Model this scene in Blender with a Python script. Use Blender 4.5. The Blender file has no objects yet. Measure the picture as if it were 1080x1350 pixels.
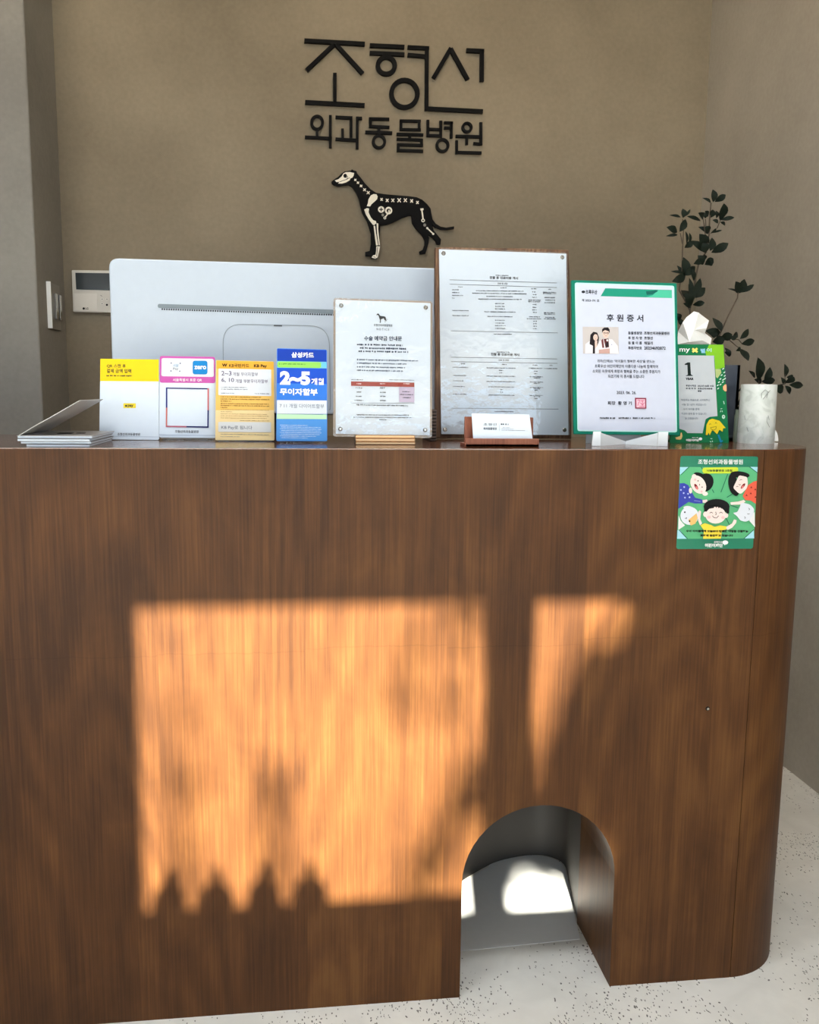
import bpy, bmesh, math, random
from mathutils import Vector, Matrix
random.seed(7)
C = bpy.context.scene.collection

# ------------------------------------------------------------------ camera
CAM = Vector((0.0, -1.5148, 1.16046))
RT = Vector((0.99278749, -0.11943684, 0.01038497))
UP = Vector((0.00626254, 0.13816952, 0.99038879))
FW = Vector((0.11972379, 0.98318057, -0.13792095))
FOC = 1148.765
cd = bpy.data.cameras.new('camera'); cam = bpy.data.objects.new('camera', cd); C.objects.link(cam)
cam.matrix_world = Matrix(((RT.x, UP.x, -FW.x, CAM.x), (RT.y, UP.y, -FW.y, CAM.y), (RT.z, UP.z, -FW.z, CAM.z), (0, 0, 0, 1)))
cd.sensor_fit = 'VERTICAL'; cd.sensor_height = 24.0; cd.lens = 24.0 * FOC / 1350.0
cd.clip_start = 0.02
bpy.context.scene.camera = cam

# ------------------------------------------------------------------ world, sun, exposure
sc = bpy.context.scene
w = bpy.data.worlds.new('sky'); sc.world = w; w.use_nodes = True
bg = w.node_tree.nodes['Background']; bg.inputs[0].default_value = (0.66, 0.83, 1.0, 1); bg.inputs[1].default_value = 3.9
SUN = Vector((0.135, 1.0, -0.80))
sl = bpy.data.lights.new('sun', 'SUN'); sl.energy = 62.0; sl.angle = 0.0093; sl.color = (1.0, 0.94, 0.78)
so = bpy.data.objects.new('sun', sl); C.objects.link(so)
so.rotation_euler = SUN.to_track_quat('-Z', 'Y').to_euler(); so.location = (-2, -9, 8)
sc.view_settings.view_transform = 'Standard'; sc.view_settings.look = 'None'
sc.view_settings.gamma = 1; sc.view_settings.use_curve_mapping = False
sc.view_settings.exposure = -0.1
sc.cycles.max_bounces = 8; sc.cycles.diffuse_bounces = 5; sc.cycles.transparent_max_bounces = 16
sc.cycles.sample_clamp_indirect = 6.0

def downlight_lamp(x, y, z, e):
    l = bpy.data.lights.new('downlight_lamp', 'AREA'); l.shape = 'DISK'; l.size = 0.16; l.energy = e; l.color = (1.0, 0.72, 0.42)
    o = bpy.data.objects.new('downlight_lamp', l); C.objects.link(o); o.location = (x, y, z)
LAMPS = [(-0.9, 1.0, 3.5), (0.35, 1.0, 4), (1.2, 0.6, 4)]
ZC = 3.05
FILL_PANELS = [(-1.0, -0.9), (0.55, -0.9)]  # added fill lamps, put in to brighten the floor
for a, b in FILL_PANELS:
    l = bpy.data.lights.new('led_panel_lamp', 'AREA'); l.shape = 'RECTANGLE'; l.size = 1.15; l.size_y = 0.27; l.energy = 32; l.color = (0.92, 0.96, 1.0)
    o = bpy.data.objects.new('led_panel_lamp', l); C.objects.link(o); o.location = (a, b, ZC - 0.02)
for a, b, e in LAMPS: downlight_lamp(a, b, ZC - 0.03, e)

# ------------------------------------------------------------------ helpers
H = 1.06          # counter top height
YB = 1.760        # back wall
XL = -0.836       # left return wall
YA = 1.433        # face of the left pier

def ray(u, v):
    return (FW + RT * ((u - 540) / FOC) - UP * ((v - 675) / FOC))
def at(u, v, Y):                      # measured point on the plane Y
    d = ray(u, v); return CAM + d * ((Y - CAM.y) / d.y)
def lin(c):
    c = c / 255.0
    return c / 12.92 if c <= 0.04045 else ((c + 0.055) / 1.055) ** 2.4

_mc = {}
def flat(r, g, b, rough=0.55, metal=0.0, name=None, noise=0.0, spec=None):
    key = (r, g, b, rough, metal, name)
    if key in _mc: return _mc[key]
    m = bpy.data.materials.new(name or 'ink_%d_%d_%d' % (r, g, b)); m.use_nodes = True
    nt = m.node_tree; p = nt.nodes['Principled BSDF']
    p.inputs['Roughness'].default_value = rough; p.inputs['Metallic'].default_value = metal
    if spec is not None: p.inputs['Specular IOR Level'].default_value = spec
    ink = name is None                 # printing ink: a little darker than bare white stock
    q_ = 0.82 if ink else 1.0
    if ink and spec is None: p.inputs['Specular IOR Level'].default_value = 0.2
    base = (lin(r) * q_, lin(g) * q_, lin(b) * q_, 1)
    tc = nt.nodes.new('ShaderNodeTexCoord'); n = nt.nodes.new('ShaderNodeTexNoise'); n.inputs['Scale'].default_value = 60
    nt.links.new(tc.outputs['Object'], n.inputs['Vector'])
    mx = nt.nodes.new('ShaderNodeMix'); mx.data_type = 'RGBA'
    k = noise if noise else 0.03
    mx.inputs[6].default_value = tuple(c * (1 - k) for c in base[:3]) + (1,)
    mx.inputs[7].default_value = tuple(min(1, c * (1 + k)) for c in base[:3]) + (1,)
    nt.links.new(n.outputs['Fac'], mx.inputs[0]); nt.links.new(mx.outputs[2], p.inputs['Base Color'])
    _mc[key] = m; return m

def new_mat(name):
    m = bpy.data.materials.new(name); m.use_nodes = True
    nt = m.node_tree; return m, nt, nt.nodes['Principled BSDF'], nt.nodes.new, nt.links.new
def ramp(nt, stops):
    r = nt.nodes.new('ShaderNodeValToRGB'); e = r.color_ramp.elements
    e[0].position, e[0].color = stops[0][0], tuple(stops[0][1]) + (1,)
    e[1].position, e[1].color = stops[-1][0], tuple(stops[-1][1]) + (1,)
    for p, c in stops[1:-1]:
        k = e.new(p); k.color = tuple(c) + (1,)
    return r
def L3(r, g, b): return (lin(r), lin(g), lin(b))

def math_node(nt, op, a, b=None):
    n = nt.nodes.new('ShaderNodeMath'); n.operation = op
    for i, x in enumerate((a, b)):
        if x is None: continue
        if isinstance(x, (int, float)): n.inputs[i].default_value = x
        else: nt.links.new(x, n.inputs[i])
    return n.outputs[0]

def wood_mat(name, dark, mid, light, rough, seams=True, gloss=0.5):
    m, nt, p, N, LK = new_mat(name)
    tc = N('ShaderNodeTexCoord'); sep = N('ShaderNodeSeparateXYZ'); LK(tc.outputs['Object'], sep.inputs[0])
    # sheet index shifts the figure from one veneer leaf to the next
    xs = math_node(nt, 'DIVIDE', sep.outputs['X'], 0.256); idx = math_node(nt, 'FLOOR', xs)
    comb = N('ShaderNodeCombineXYZ')
    LK(math_node(nt, 'ADD', sep.outputs['X'], math_node(nt, 'MULTIPLY', idx, 3.7)), comb.inputs[0])
    LK(sep.outputs['Y'], comb.inputs[1]); LK(sep.outputs['Z'], comb.inputs[2])
    def noise(scale, vec, det=4, rough_=0.6, dist=0.0):
        mp = N('ShaderNodeMapping'); mp.inputs['Scale'].default_value = vec; LK(comb.outputs[0], mp.inputs[0])
        n = N('ShaderNodeTexNoise'); n.inputs['Scale'].default_value = scale; n.inputs['Detail'].default_value = det
        n.inputs['Roughness'].default_value = rough_; n.inputs['Distortion'].default_value = dist
        LK(mp.outputs[0], n.inputs['Vector']); return n.outputs['Fac']
    fine = noise(1.0, (260, 260, 5), 3); mid_n = noise(1.0, (26, 26, 1.2), 4, 0.6, 0.4); big = noise(1.0, (3.0, 3.0, 1.6), 3)
    # cathedral figure: contour lines of a slow noise field stretched along the grain
    slow = noise(1.0, (3.6, 3.6, 0.85), 1, 0.4, 0.15)
    figure = math_node(nt, 'MULTIPLY', math_node(nt, 'ADD', math_node(nt, 'SINE', math_node(nt, 'MULTIPLY', slow, 95.0)), 1.0), 0.5)
    cloud = noise(1.0, (7.0, 7.0, 4.0), 4, 0.6, 0.5)
    s = math_node(nt, 'ADD', math_node(nt, 'MULTIPLY', fine, 0.30), math_node(nt, 'MULTIPLY', mid_n, 0.12))
    s = math_node(nt, 'ADD', s, math_node(nt, 'ADD', math_node(nt, 'MULTIPLY', big, 0.22), math_node(nt, 'MULTIPLY', cloud, 0.30)))
    s = math_node(nt, 'ADD', s, math_node(nt, 'MULTIPLY', figure, 0.055))
    wn = N('ShaderNodeTexWhiteNoise'); wn.noise_dimensions = '1D'; LK(idx, wn.inputs['W'])
    s = math_node(nt, 'ADD', s, math_node(nt, 'MULTIPLY', math_node(nt, 'SUBTRACT', wn.outputs['Value'], 0.5), 0.10))
    r = ramp(nt, [(0.38, dark), (0.50, mid), (0.63, light)]); LK(s, r.inputs[0])
    col = r.outputs[0]
    if seams:
        fr = math_node(nt, 'FRACT', xs)
        line = math_node(nt, 'LESS_THAN', math_node(nt, 'MINIMUM', fr, math_node(nt, 'SUBTRACT', 1.0, fr)), 0.0035)
        zl = math_node(nt, 'LESS_THAN', math_node(nt, 'ABSOLUTE', math_node(nt, 'SUBTRACT', math_node(nt, 'ADD', sep.outputs['Z'], math_node(nt, 'MULTIPLY', mid_n, 0.012)), math_node(nt, 'ADD', 0.702, math_node(nt, 'MULTIPLY', wn.outputs['Value'], 0.014)))), 0.0012)
        ln = math_node(nt, 'MAXIMUM', line, zl)
        mx = N('ShaderNodeMix'); mx.data_type = 'RGBA'; mx.blend_type = 'MULTIPLY'
        LK(math_node(nt, 'MULTIPLY', ln, math_node(nt, 'MULTIPLY', big, 0.3)), mx.inputs[0]); LK(col, mx.inputs[6]); mx.inputs[7].default_value = (0.35, 0.28, 0.22, 1)
        col = mx.outputs[2]
    LK(col, p.inputs['Base Color'])
    p.inputs['Roughness'].default_value = rough; p.inputs['Specular IOR Level'].default_value = gloss
    b = N('ShaderNodeBump'); b.inputs['Strength'].default_value = 0.10; b.inputs['Distance'].default_value = 0.002
    LK(fine, b.inputs['Height']); LK(b.outputs[0], p.inputs['Normal'])
    return m

WOOD = wood_mat('brown_veneer', L3(60, 37, 21), L3(80, 50, 27), L3(100, 66, 35), 0.45, True, 0.15)
WOODTOP = wood_mat('lacquered_brown_veneer', L3(70, 38, 22), L3(88, 50, 30), L3(104, 62, 38), 0.10, False, 0.8)
HOLDER = wood_mat('reddish_wood', L3(96, 48, 30), L3(128, 70, 46), L3(150, 90, 62), 0.45, False, 0.4)
BARK = wood_mat('dark_rustic_wood', L3(60, 40, 26), L3(96, 68, 48), L3(150, 118, 90), 0.6, False, 0.3)

def plaster(name, a, b):
    m, nt, p, N, LK = new_mat(name)
    tc = N('ShaderNodeTexCoord')
    n1 = N('ShaderNodeTexNoise'); n1.inputs['Scale'].default_value = 1.6; n1.inputs['Detail'].default_value = 5; n1.inputs['Roughness'].default_value = 0.55
    n2 = N('ShaderNodeTexNoise'); n2.inputs['Scale'].default_value = 70; n2.inputs['Detail'].default_value = 3
    LK(tc.outputs['Object'], n1.inputs['Vector']); LK(tc.outputs['Object'], n2.inputs['Vector'])
    s = math_node(nt, 'ADD', math_node(nt, 'MULTIPLY', n1.outputs['Fac'], 0.8), math_node(nt, 'MULTIPLY', n2.outputs['Fac'], 0.2))
    r = ramp(nt, [(0.35, a), (0.65, b)]); LK(s, r.inputs[0]); LK(r.outputs[0], p.inputs['Base Color'])
    p.inputs['Roughness'].default_value = 0.85; p.inputs['Specular IOR Level'].default_value = 0.2
    bp = N('ShaderNodeBump'); bp.inputs['Strength'].default_value = 0.25; bp.inputs['Distance'].default_value = 0.003
    LK(s, bp.inputs['Height']); LK(bp.outputs[0], p.inputs['Normal'])
    return m
PLASTER = plaster('tan_plaster', L3(118, 108, 92), L3(140, 129, 111))
PLASTER_R = plaster('grey_tan_plaster', L3(156, 149, 138), L3(178, 171, 159))
PLASTER2 = plaster('grey_plaster', L3(122, 119, 114), L3(142, 139, 133))
WHITEWALL = plaster('white_plaster', L3(200, 196, 188), L3(215, 211, 204))

def floor_mat():
    m, nt, p, N, LK = new_mat('chipped_concrete')
    tc = N('ShaderNodeTexCoord')
    def nz(s, d=4, dist=0.0, mp=None):
        n = N('ShaderNodeTexNoise'); n.inputs['Scale'].default_value = s; n.inputs['Detail'].default_value = d; n.inputs['Distortion'].default_value = dist
        LK(tc.outputs['Object'], n.inputs['Vector']); return n.outputs['Fac']
    big = nz(2.2, 3); midn = nz(14, 5, 1.0)
    base = ramp(nt, [(0.3, L3(204, 202, 196)), (0.7, L3(228, 226, 220))])
    LK(math_node(nt, 'ADD', math_node(nt, 'MULTIPLY', big, 0.6), math_node(nt, 'MULTIPLY', midn, 0.4)), base.inputs[0])
    # scattered chips and scratches
    wob = N('ShaderNodeMapping'); wob.inputs['Scale'].default_value = (230, 110, 1); wob.inputs['Rotation'].default_value = (0, 0, 0.6)
    nd = N('ShaderNodeTexNoise'); nd.inputs['Scale'].default_value = 18; LK(tc.outputs['Object'], nd.inputs['Vector'])
    vm = N('ShaderNodeVectorMath'); vm.operation = 'MULTIPLY_ADD'; vm.inputs[1].default_value = (0.03, 0.03, 0); LK(nd.outputs['Color'], vm.inputs[0]); LK(tc.outputs['Object'], vm.inputs[2])
    LK(vm.outputs[0], wob.inputs[0])
    vo = N('ShaderNodeTexVoronoi'); vo.inputs['Scale'].default_value = 1.0; LK(wob.outputs[0], vo.inputs['Vector'])
    wn = N('ShaderNodeTexWhiteNoise'); LK(vo.outputs['Position'], wn.inputs['Vector'])
    area = nz(5.5, 3)
    lim = math_node(nt, 'MULTIPLY', math_node(nt, 'MAXIMUM', math_node(nt, 'SUBTRACT', area, 0.42), 0.0), 3.0)
    on = math_node(nt, 'LESS_THAN', wn.outputs['Value'], lim)
    near = math_node(nt, 'LESS_THAN', vo.outputs['Distance'], math_node(nt, 'ADD', 0.16, math_node(nt, 'MULTIPLY', midn, 0.25)))
    chip = math_node(nt, 'MULTIPLY', on, near)
    mx = N('ShaderNodeMix'); mx.data_type = 'RGBA'; LK(math_node(nt, 'MULTIPLY', chip, 0.85), mx.inputs[0]); LK(base.outputs[0], mx.inputs[6]); mx.inputs[7].default_value = L3(62, 58, 54) + (1,)
    LK(mx.outputs[2], p.inputs['Base Color']); p.inputs['Roughness'].default_value = 0.5; p.inputs['Specular IOR Level'].default_value = 0.3
    bp = N('ShaderNodeBump'); bp.inputs['Strength'].default_value = 0.4; bp.inputs['Distance'].default_value = 0.004; bp.invert = True
    LK(math_node(nt, 'ADD', math_node(nt, 'MULTIPLY', chip, 1.0), math_node(nt, 'MULTIPLY', midn, 0.4)), bp.inputs['Height']); LK(bp.outputs[0], p.inputs['Normal'])
    return m
FLOOR = floor_mat()

def clear_mat(name, tint=(1, 1, 1), fac=0.10, rough=0.03, bump=0.0):
    m = bpy.data.materials.new(name); m.use_nodes = True; nt = m.node_tree; nt.nodes.clear()
    N, LK = nt.nodes.new, nt.links.new
    o = N('ShaderNodeOutputMaterial'); t = N('ShaderNodeBsdfTransparent'); g = N('ShaderNodeBsdfGlossy'); mx = N('ShaderNodeMixShader')
    t.inputs[0].default_value = tint + (1,); g.inputs['Roughness'].default_value = rough
    lw = N('ShaderNodeLayerWeight'); lw.inputs[0].default_value = 0.25
    LK(math_node(nt, 'ADD', math_node(nt, 'MULTIPLY', lw.outputs['Fresnel'], 0.5), fac * 0.3), mx.inputs[0]); LK(t.outputs[0], mx.inputs[1]); LK(g.outputs[0], mx.inputs[2]); LK(mx.outputs[0], o.inputs[0])
    if bump:
        n = N('ShaderNodeTexNoise'); n.inputs['Scale'].default_value = 45; b = N('ShaderNodeBump'); b.inputs['Strength'].default_value = bump; b.inputs['Distance'].default_value = 0.002
        tc = N('ShaderNodeTexCoord'); LK(tc.outputs['Object'], n.inputs['Vector']); LK(n.outputs[0], b.inputs['Height']); LK(b.outputs[0], g.inputs['Normal'])
    return m
GLASS = clear_mat('window_glass', fac=0.08)
ACRYL = clear_mat('clear_acrylic', (1.0, 1.0, 1.0), 0.09, 0.06, 0.5)

BLACK = flat(10, 10, 11, 0.7, name='matt_black', spec=.12); WHITE = flat(238, 238, 236, 0.4, name='white_plastic')
PAPER = flat(208, 218, 230, 0.6, name='white_paper'); STEEL = flat(190, 188, 184, 0.25, 1.0, name='polished_steel')
BRASS = flat(176, 140, 104, 0.28, 1.0, name='bronze_metal'); DARKGREY = flat(60, 60, 62, 0.5, name='dark_grey_plastic')

# ---- mesh building (all coordinates are world; parts are shifted to their root)
class MB:
    def __init__(s): s.v = []; s.f = []; s.mi = []; s.mats = []; s.sm = []
    def m(s, mat):
        if mat not in s.mats: s.mats.append(mat)
        return s.mats.index(mat)
    def face(s, pts, mat, smooth=False):
        k = len(s.v); s.v += [tuple(p) for p in pts]; s.f.append(tuple(range(k, k + len(pts)))); s.mi.append(s.m(mat)); s.sm.append(smooth)
    def raw(s, vs, fs, mat, smooth=False):
        k = len(s.v); s.v += [tuple(p) for p in vs]
        for f in fs: s.f.append(tuple(i + k for i in f)); s.mi.append(s.m(mat)); s.sm.append(smooth)
    def prism(s, pts, off, mat, smooth_side=False):   # polygon pts extruded by vector off
        n = len(pts); off = Vector(off); A = [Vector(p) for p in pts]; B = [p + off for p in A]
        s.raw(A + B, [tuple(range(n - 1, -1, -1)), tuple(range(n, 2 * n))], mat)
        s.raw(A + B, [(i, (i + 1) % n, n + (i + 1) % n, n + i) for i in range(n)], mat, smooth_side)
    def box(s, a, b, mat):
        x0, y0, z0 = a; x1, y1, z1 = b
        s.prism([(x0, y0, z0), (x1, y0, z0), (x1, y1, z0), (x0, y1, z0)], (0, 0, z1 - z0), mat)
    def tube(s, pts, rad, mat, seg=8, caps=True):
        P = [Vector(p) for p in pts]; R = rad if isinstance(rad, (list, tuple)) else [rad] * len(P)
        vs = []; fs = []
        for i, p in enumerate(P):
            d = (P[min(i + 1, len(P) - 1)] - P[max(i - 1, 0)]).normalized()
            u = d.cross(Vector((0, 0, 1)) if abs(d.z) < 0.9 else Vector((1, 0, 0))).normalized(); w_ = d.cross(u)
            for k in range(seg):
                a = 2 * math.pi * k / seg; vs.append(p + (u * math.cos(a) + w_ * math.sin(a)) * R[i])
        for i in range(len(P) - 1):
            for k in range(seg): fs.append((i * seg + k, i * seg + (k + 1) % seg, (i + 1) * seg + (k + 1) % seg, (i + 1) * seg + k))
        s.raw(vs, fs, mat, True)
        if caps: s.raw(vs, [tuple(range(seg - 1, -1, -1)), tuple(range((len(P) - 1) * seg, len(P) * seg))], mat)
    def lathe(s, c, prof, mat, seg=24, smooth=True):   # prof: list of (r, z)
        vs = []; fs = []; n = len(prof)
        for k in range(seg):
            a = 2 * math.pi * k / seg
            for r, z in prof: vs.append((c[0] + r * math.cos(a), c[1] + r * math.sin(a), c[2] + z))
        for k in range(seg):
            for i in range(n - 1): fs.append((k * n + i, ((k + 1) % seg) * n + i, ((k + 1) % seg) * n + i + 1, k * n + i + 1))
        s.raw(vs, fs, mat, smooth)
        for i in (0, n - 1):
            if prof[i][0] > 1e-5: s.raw([vs[k * n + i] for k in range(seg)], [tuple(range(seg))], mat)
    def build(s, name, parent=None, label=None, kind=None, bevel=0.0, weld=True):
        o_ = Vector((0, 0, 0)); q = parent
        while q is not None: o_ += q.location; q = q.parent
        me = bpy.data.meshes.new(name); me.from_pydata([tuple(Vector(v) - o_) for v in s.v], [], s.f)
        for m_ in s.mats: me.materials.append(m_)
        me.polygons.foreach_set('material_index', s.mi); me.polygons.foreach_set('use_smooth', s.sm)
        if weld:
            bm = bmesh.new(); bm.from_mesh(me); bmesh.ops.remove_doubles(bm, verts=bm.verts, dist=1e-5)
            bmesh.ops.recalc_face_normals(bm, faces=bm.faces)
            for e in bm.edges:
                if len(e.link_faces) == 2 and e.calc_face_angle(0) > 0.6: e.smooth = False
            bm.to_mesh(me); bm.free()
        me.update()
        o = bpy.data.objects.new(name, me); C.objects.link(o)
        if parent is not None: o.parent = parent
        if bevel:
            b = o.modifiers.new('bevel', 'BEVEL'); b.width = bevel; b.segments = 2; b.limit_method = 'ANGLE'
        if label: o['label'] = label
        if kind: o['kind'] = kind
        return o
def rebase(o, loc):                   # give a single-mesh thing an origin at its own place
    loc = Vector(loc)
    o.data.transform(Matrix.Translation(-loc)); o.location = loc; return o
def tag(o, label, cat, group=None):
    o['label'] = label; o['category'] = cat
    if group: o['group'] = group
    return o
def thing(name, label, cat, loc, group=None):
    o = bpy.data.objects.new(name, None); o.empty_display_size = 0.05; C.objects.link(o); o.location = loc
    return tag(o, label, cat, group)

# ---- text as filled outlines, cached
_tc = {}
def glyphs(s, bold):
    if (s, bold) in _tc: return _tc[(s, bold)]
    c = bpy.data.curves.new('t', 'FONT'); c.body = s; c.resolution_u = 3; c.offset = bold
    o = bpy.data.objects.new('t', c); C.objects.link(o); dg = bpy.context.evaluated_depsgraph_get(); dg.update()
    me = o.evaluated_get(dg).to_mesh()
    vs = [(v.co.x, v.co.y) for v in me.vertices]; fs = [tuple(p.vertices) for p in me.polygons]
    o.evaluated_get(dg).to_mesh_clear(); bpy.data.objects.remove(o); bpy.data.curves.remove(c)
    xs = [v[0] for v in vs]; ys = [v[1] for v in vs]
    x0, x1, y0, y1 = min(xs), max(xs), min(ys), max(ys)
    r = ([((x - x0) / (x1 - x0), (y - y0) / (y1 - y0)) for x, y in vs], fs); _tc[(s, bold)] = r; return r

class Sign:
    """a flat panel; art is given in a reference grid (scale, ox, oy) measured off the panel"""
    def __init__(s, root, sc_, ox, oy, Y, tilt=0.0, slope=0.0, lean=0.0, z=H):
        s.root, s.sc, s.ox, s.oy, s.Y, s.t, s.slope, s.lean, s.z = root, sc_, ox, oy, Y, math.radians(tilt), slope, lean, z
        s.n = Vector((0, -math.cos(s.t), math.sin(s.t))); s.k = 0.0003; s.art = MB(); s.let = MB()
    def pt(s, x, y, k=0.0):
        d = ray(s.ox + x / s.sc, s.oy + y / s.sc); p0 = Vector((0, s.Y, s.z))
        return CAM + d * ((p0 - CAM).dot(s.n) / d.dot(s.n)) + s.n * k
    def step(s): s.k += 0.00004; return s.k
    def slab(s, pts, th, mat, name, r=0, k=0.0, label=None, bevel=0.0):
        if r: pts = rounded(pts, r)
        m = MB(); m.prism([s.pt(x, y, k) for x, y in pts], -s.n * th, mat); o = m.build(name, s.root, label, bevel=bevel)
        if name in ('card_panel', 'paper', 'plaque_board', 'green_frame', 'vinyl_sheet', 'flap', 'card_sheet', 'back_shell'): s.host = o
        return o
    def poly(s, pts, mat, r=0, b=None):
        if r: pts = rounded(pts, r)
        k = s.step(); (b or s.art).face([s.pt(x, y, k) for x, y in pts], mat)
    def rect(s, x0, y0, x1, y1, mat, r=0, b=None):
        q = [(x0, y0), (x1, y0 + s.slope * (x1 - x0)), (x1 + s.lean * (y1 - y0), y1 + s.slope * (x1 - x0)), (x0 + s.lean * (y1 - y0), y1)]
        s.poly(q, mat, r, b)
    def ell(s, cx, cy, rx, ry, mat, rot=0, a0=0, a1=360, n=20):
        P = []
        for i in range(n + (a1 - a0 < 360)):
            a = math.radians(a0 + (a1 - a0) * i / n); x, y = rx * math.cos(a), ry * math.sin(a); c, q = math.cos(math.radians(rot)), math.sin(math.radians(rot))
            P.append((cx + x * c - y * q, cy + x * q + y * c))
        s.poly(P, mat)
    def line(s, pts, wd, mat):
        k = s.step()
        for (x0, y0), (x1, y1) in zip(pts, pts[1:]):
            d = math.hypot(x1 - x0, y1 - y0) or 1; nx, ny = -(y1 - y0) / d * wd / 2, (x1 - x0) / d * wd / 2
            s.art.face([s.pt(x, y, k) for x, y in ((x0 + nx, y0 + ny), (x1 + nx, y1 + ny), (x1 - nx, y1 - ny), (x0 - nx, y0 - ny))], mat)
    def ring(s, cx, cy, r0, r1, mat, n=20):
        k = s.step()
        for i in range(n):
            a, b = 2 * math.pi * i / n, 2 * math.pi * (i + 1) / n
            s.art.face([s.pt(cx + r * math.cos(t), cy + r * math.sin(t), k) for r, t in ((r0, a), (r1, a), (r1, b), (r0, b))], mat)
    def text(s, txt, x0, y0, x1, y1, mat, bold=0.0):
        vs, fs = glyphs(txt, bold); k = s.step() + 0.0002
        P = []
        for a, b in vs:
            x = x0 + a * (x1 - x0); y = y1 + b * (y0 - y1)
            P.append(s.pt(x + s.lean * (y - y0), y + s.slope * (x - x0), k))
        s.let.raw(P, fs, mat)
    def fine(s, x0, y0, x1, y1, mat, seed=0):      # print too small to read: short marks of uneven height
        rnd = random.Random(seed + int(x0 * 7 + y0 * 13)); x = x0; k = s.step(); h = y1 - y0
        while x < x1:
            wd = rnd.uniform(0.45, 1.0) * h; xe = min(x + wd, x1); a = y0 + rnd.uniform(0, 0.25) * h; b_ = y1 - rnd.uniform(0, 0.25) * h
            P = [(x, a), (xe, a), (xe, b_), (x, b_)]
            s.let.face([s.pt(px + s.lean * (py - y0), py + s.slope * (px - x0), k) for px, py in P], mat)
            x = xe + rnd.choice((0.18, 0.22, 0.7)) * h
    def done(s):
        if s.art.f: s.art.build('printed_artwork', s.host, weld=False)
        if s.let.f: s.let.build('lettering', s.host, weld=False, kind='stuff')

def rounded(pts, r, n=5):
    out = []; N_ = len(pts)
    for i in range(N_):
        p = Vector(pts[i]).to_2d() if len(pts[i]) == 2 else Vector(pts[i]); a = Vector(pts[i - 1]); b = Vector(pts[(i + 1) % N_])
        da, db = (a - p).normalized(), (b - p).normalized(); rr = min(r, (a - p).length / 2, (b - p).length / 2)
        s_, e_ = p + da * rr, p + db * rr
        for k in range(n + 1):
            t = k / n; out.append(tuple((1 - t) ** 2 * s_ + 2 * t * (1 - t) * p + t * t * e_))
    return out

# ------------------------------------------------------------------ setting
def struct(mb, name, **kw): return mb.build(name, kind='structure', **kw)
P1 = CAM + ray(1080, 1047) * (-CAM.z / ray(1080, 1047).z)
PC = at(932, 140, YB)
def xr(Y): return P1.x + (PC.x - P1.x) * (Y - P1.y) / (PC.y - P1.y)
YW = -2.6
m = MB(); m.box((-2.8, YW - 0.1, -0.1), (xr(YW) + 0.3, YB + 0.2, 0), FLOOR); struct(m, 'floor')
m = MB(); m.box((-14, -22, -0.12), (14, YW - 0.1, -0.01), flat(150, 148, 144, 0.8, name='pavement_concrete', noise=0.15)); struct(m, 'pavement')
m = MB(); m.box((-2.8, YW - 0.1, ZC), (xr(YW) + 0.3, YB + 0.2, ZC + 0.15), WHITEWALL); struct(m, 'ceiling')
m = MB(); m.box((XL, YB, 0), (PC.x + 0.2, YB + 0.15, ZC), PLASTER); struct(m, 'wall_back')
m = MB(); m.prism([(xr(YW), YW, 0), (xr(YW) + .2, YW, 0), (xr(YB) + .2, YB + .01, 0), (xr(YB), YB + .01, 0)], (0, 0, ZC), PLASTER_R); struct(m, 'wall_right')
m = MB(); m.box((-2.8, YW, 0), (-2.6, YA, ZC), PLASTER2); struct(m, 'wall_left')
m = MB(); m.box((-2.8, YA, 0), (XL, YB + 0.15, ZC), PLASTER2)
pier = struct(m, 'wall_pier', bevel=0.006)

# street front behind the viewer: glazing below, opaque band above it with two small openings
DX, DZ = 0.135 * YW, -0.80 * YW
w1 = (-0.306 + DX, 0.326 + DX, 0.218 + DZ, 0.868 + DZ); w2 = (0.405 + DX, 0.60 + DX, 0.20 + DZ, 0.866 + DZ)
XA, XB = -2.6, xr(YW)
m = MB(); Yo = YW - 0.1
m.box((XA, Yo, 2.0), (XB, YW, w1[2]), WHITEWALL); m.box((XA, Yo, w1[3]), (XB, YW, ZC), WHITEWALL)
for a, b in ((XA, w1[0]), (w1[1], w2[0]), (w2[1], XB)): m.box((a, Yo, w1[2]), (b, YW, w1[3]), WHITEWALL)
struct(m, 'wall_front')
ALU = flat(70, 70, 72, 0.4, 0.8, name='dark_aluminium')
def window(n, x0, x1, z0, z1):
    m = MB(); t = 0.0
    m.box((x0, Yo + .045, z0), (x1, Yo + .051, z1), GLASS); w_ = struct(m, 'window_%d' % n)
    f = MB()
    for a, b in (((x0 - .03, Yo - .01, z0 - .03), (x1 + .03, Yo, z0)), ((x0 - .03, Yo - .01, z1), (x1 + .03, Yo, z1 + .03)),
                 ((x0 - .03, Yo - .01, z0), (x0, Yo, z1)), ((x1, Yo - .01, z0), (x1 + .03, Yo, z1))): f.box(a, b, ALU)
    f.build('window_frame', w_)
window(1, *w1); window(2, *w2)
px = XA
for i in range(3):
    x1_ = XA + (XB - XA) * (i + 1) / 3
    m = MB(); m.box((px + .03, Yo + .04, .06), (x1_ - .03, Yo + .048, 1.97), GLASS); g = struct(m, 'window_%d' % (i + 3))
    f = MB(); f.box((px, Yo, 0), (px + .03, YW, 2.0), ALU); f.box((x1_ - .03, Yo, 0), (x1_, YW, 2.0), ALU); f.box((px + .03, Yo, 0), (x1_ - .03, YW, .06), ALU); f.box((px + .03, Yo, 1.97), (x1_ - .03, YW, 2.0), ALU)
    f.build('window_frame', g); px = x1_
m = MB(); m.box((-4.5, -4.85, 2.03), (4.0, Yo, 2.10), WHITEWALL); struct(m, 'canopy')  # unseen slab added to keep direct sun off the lower glazing

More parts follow.
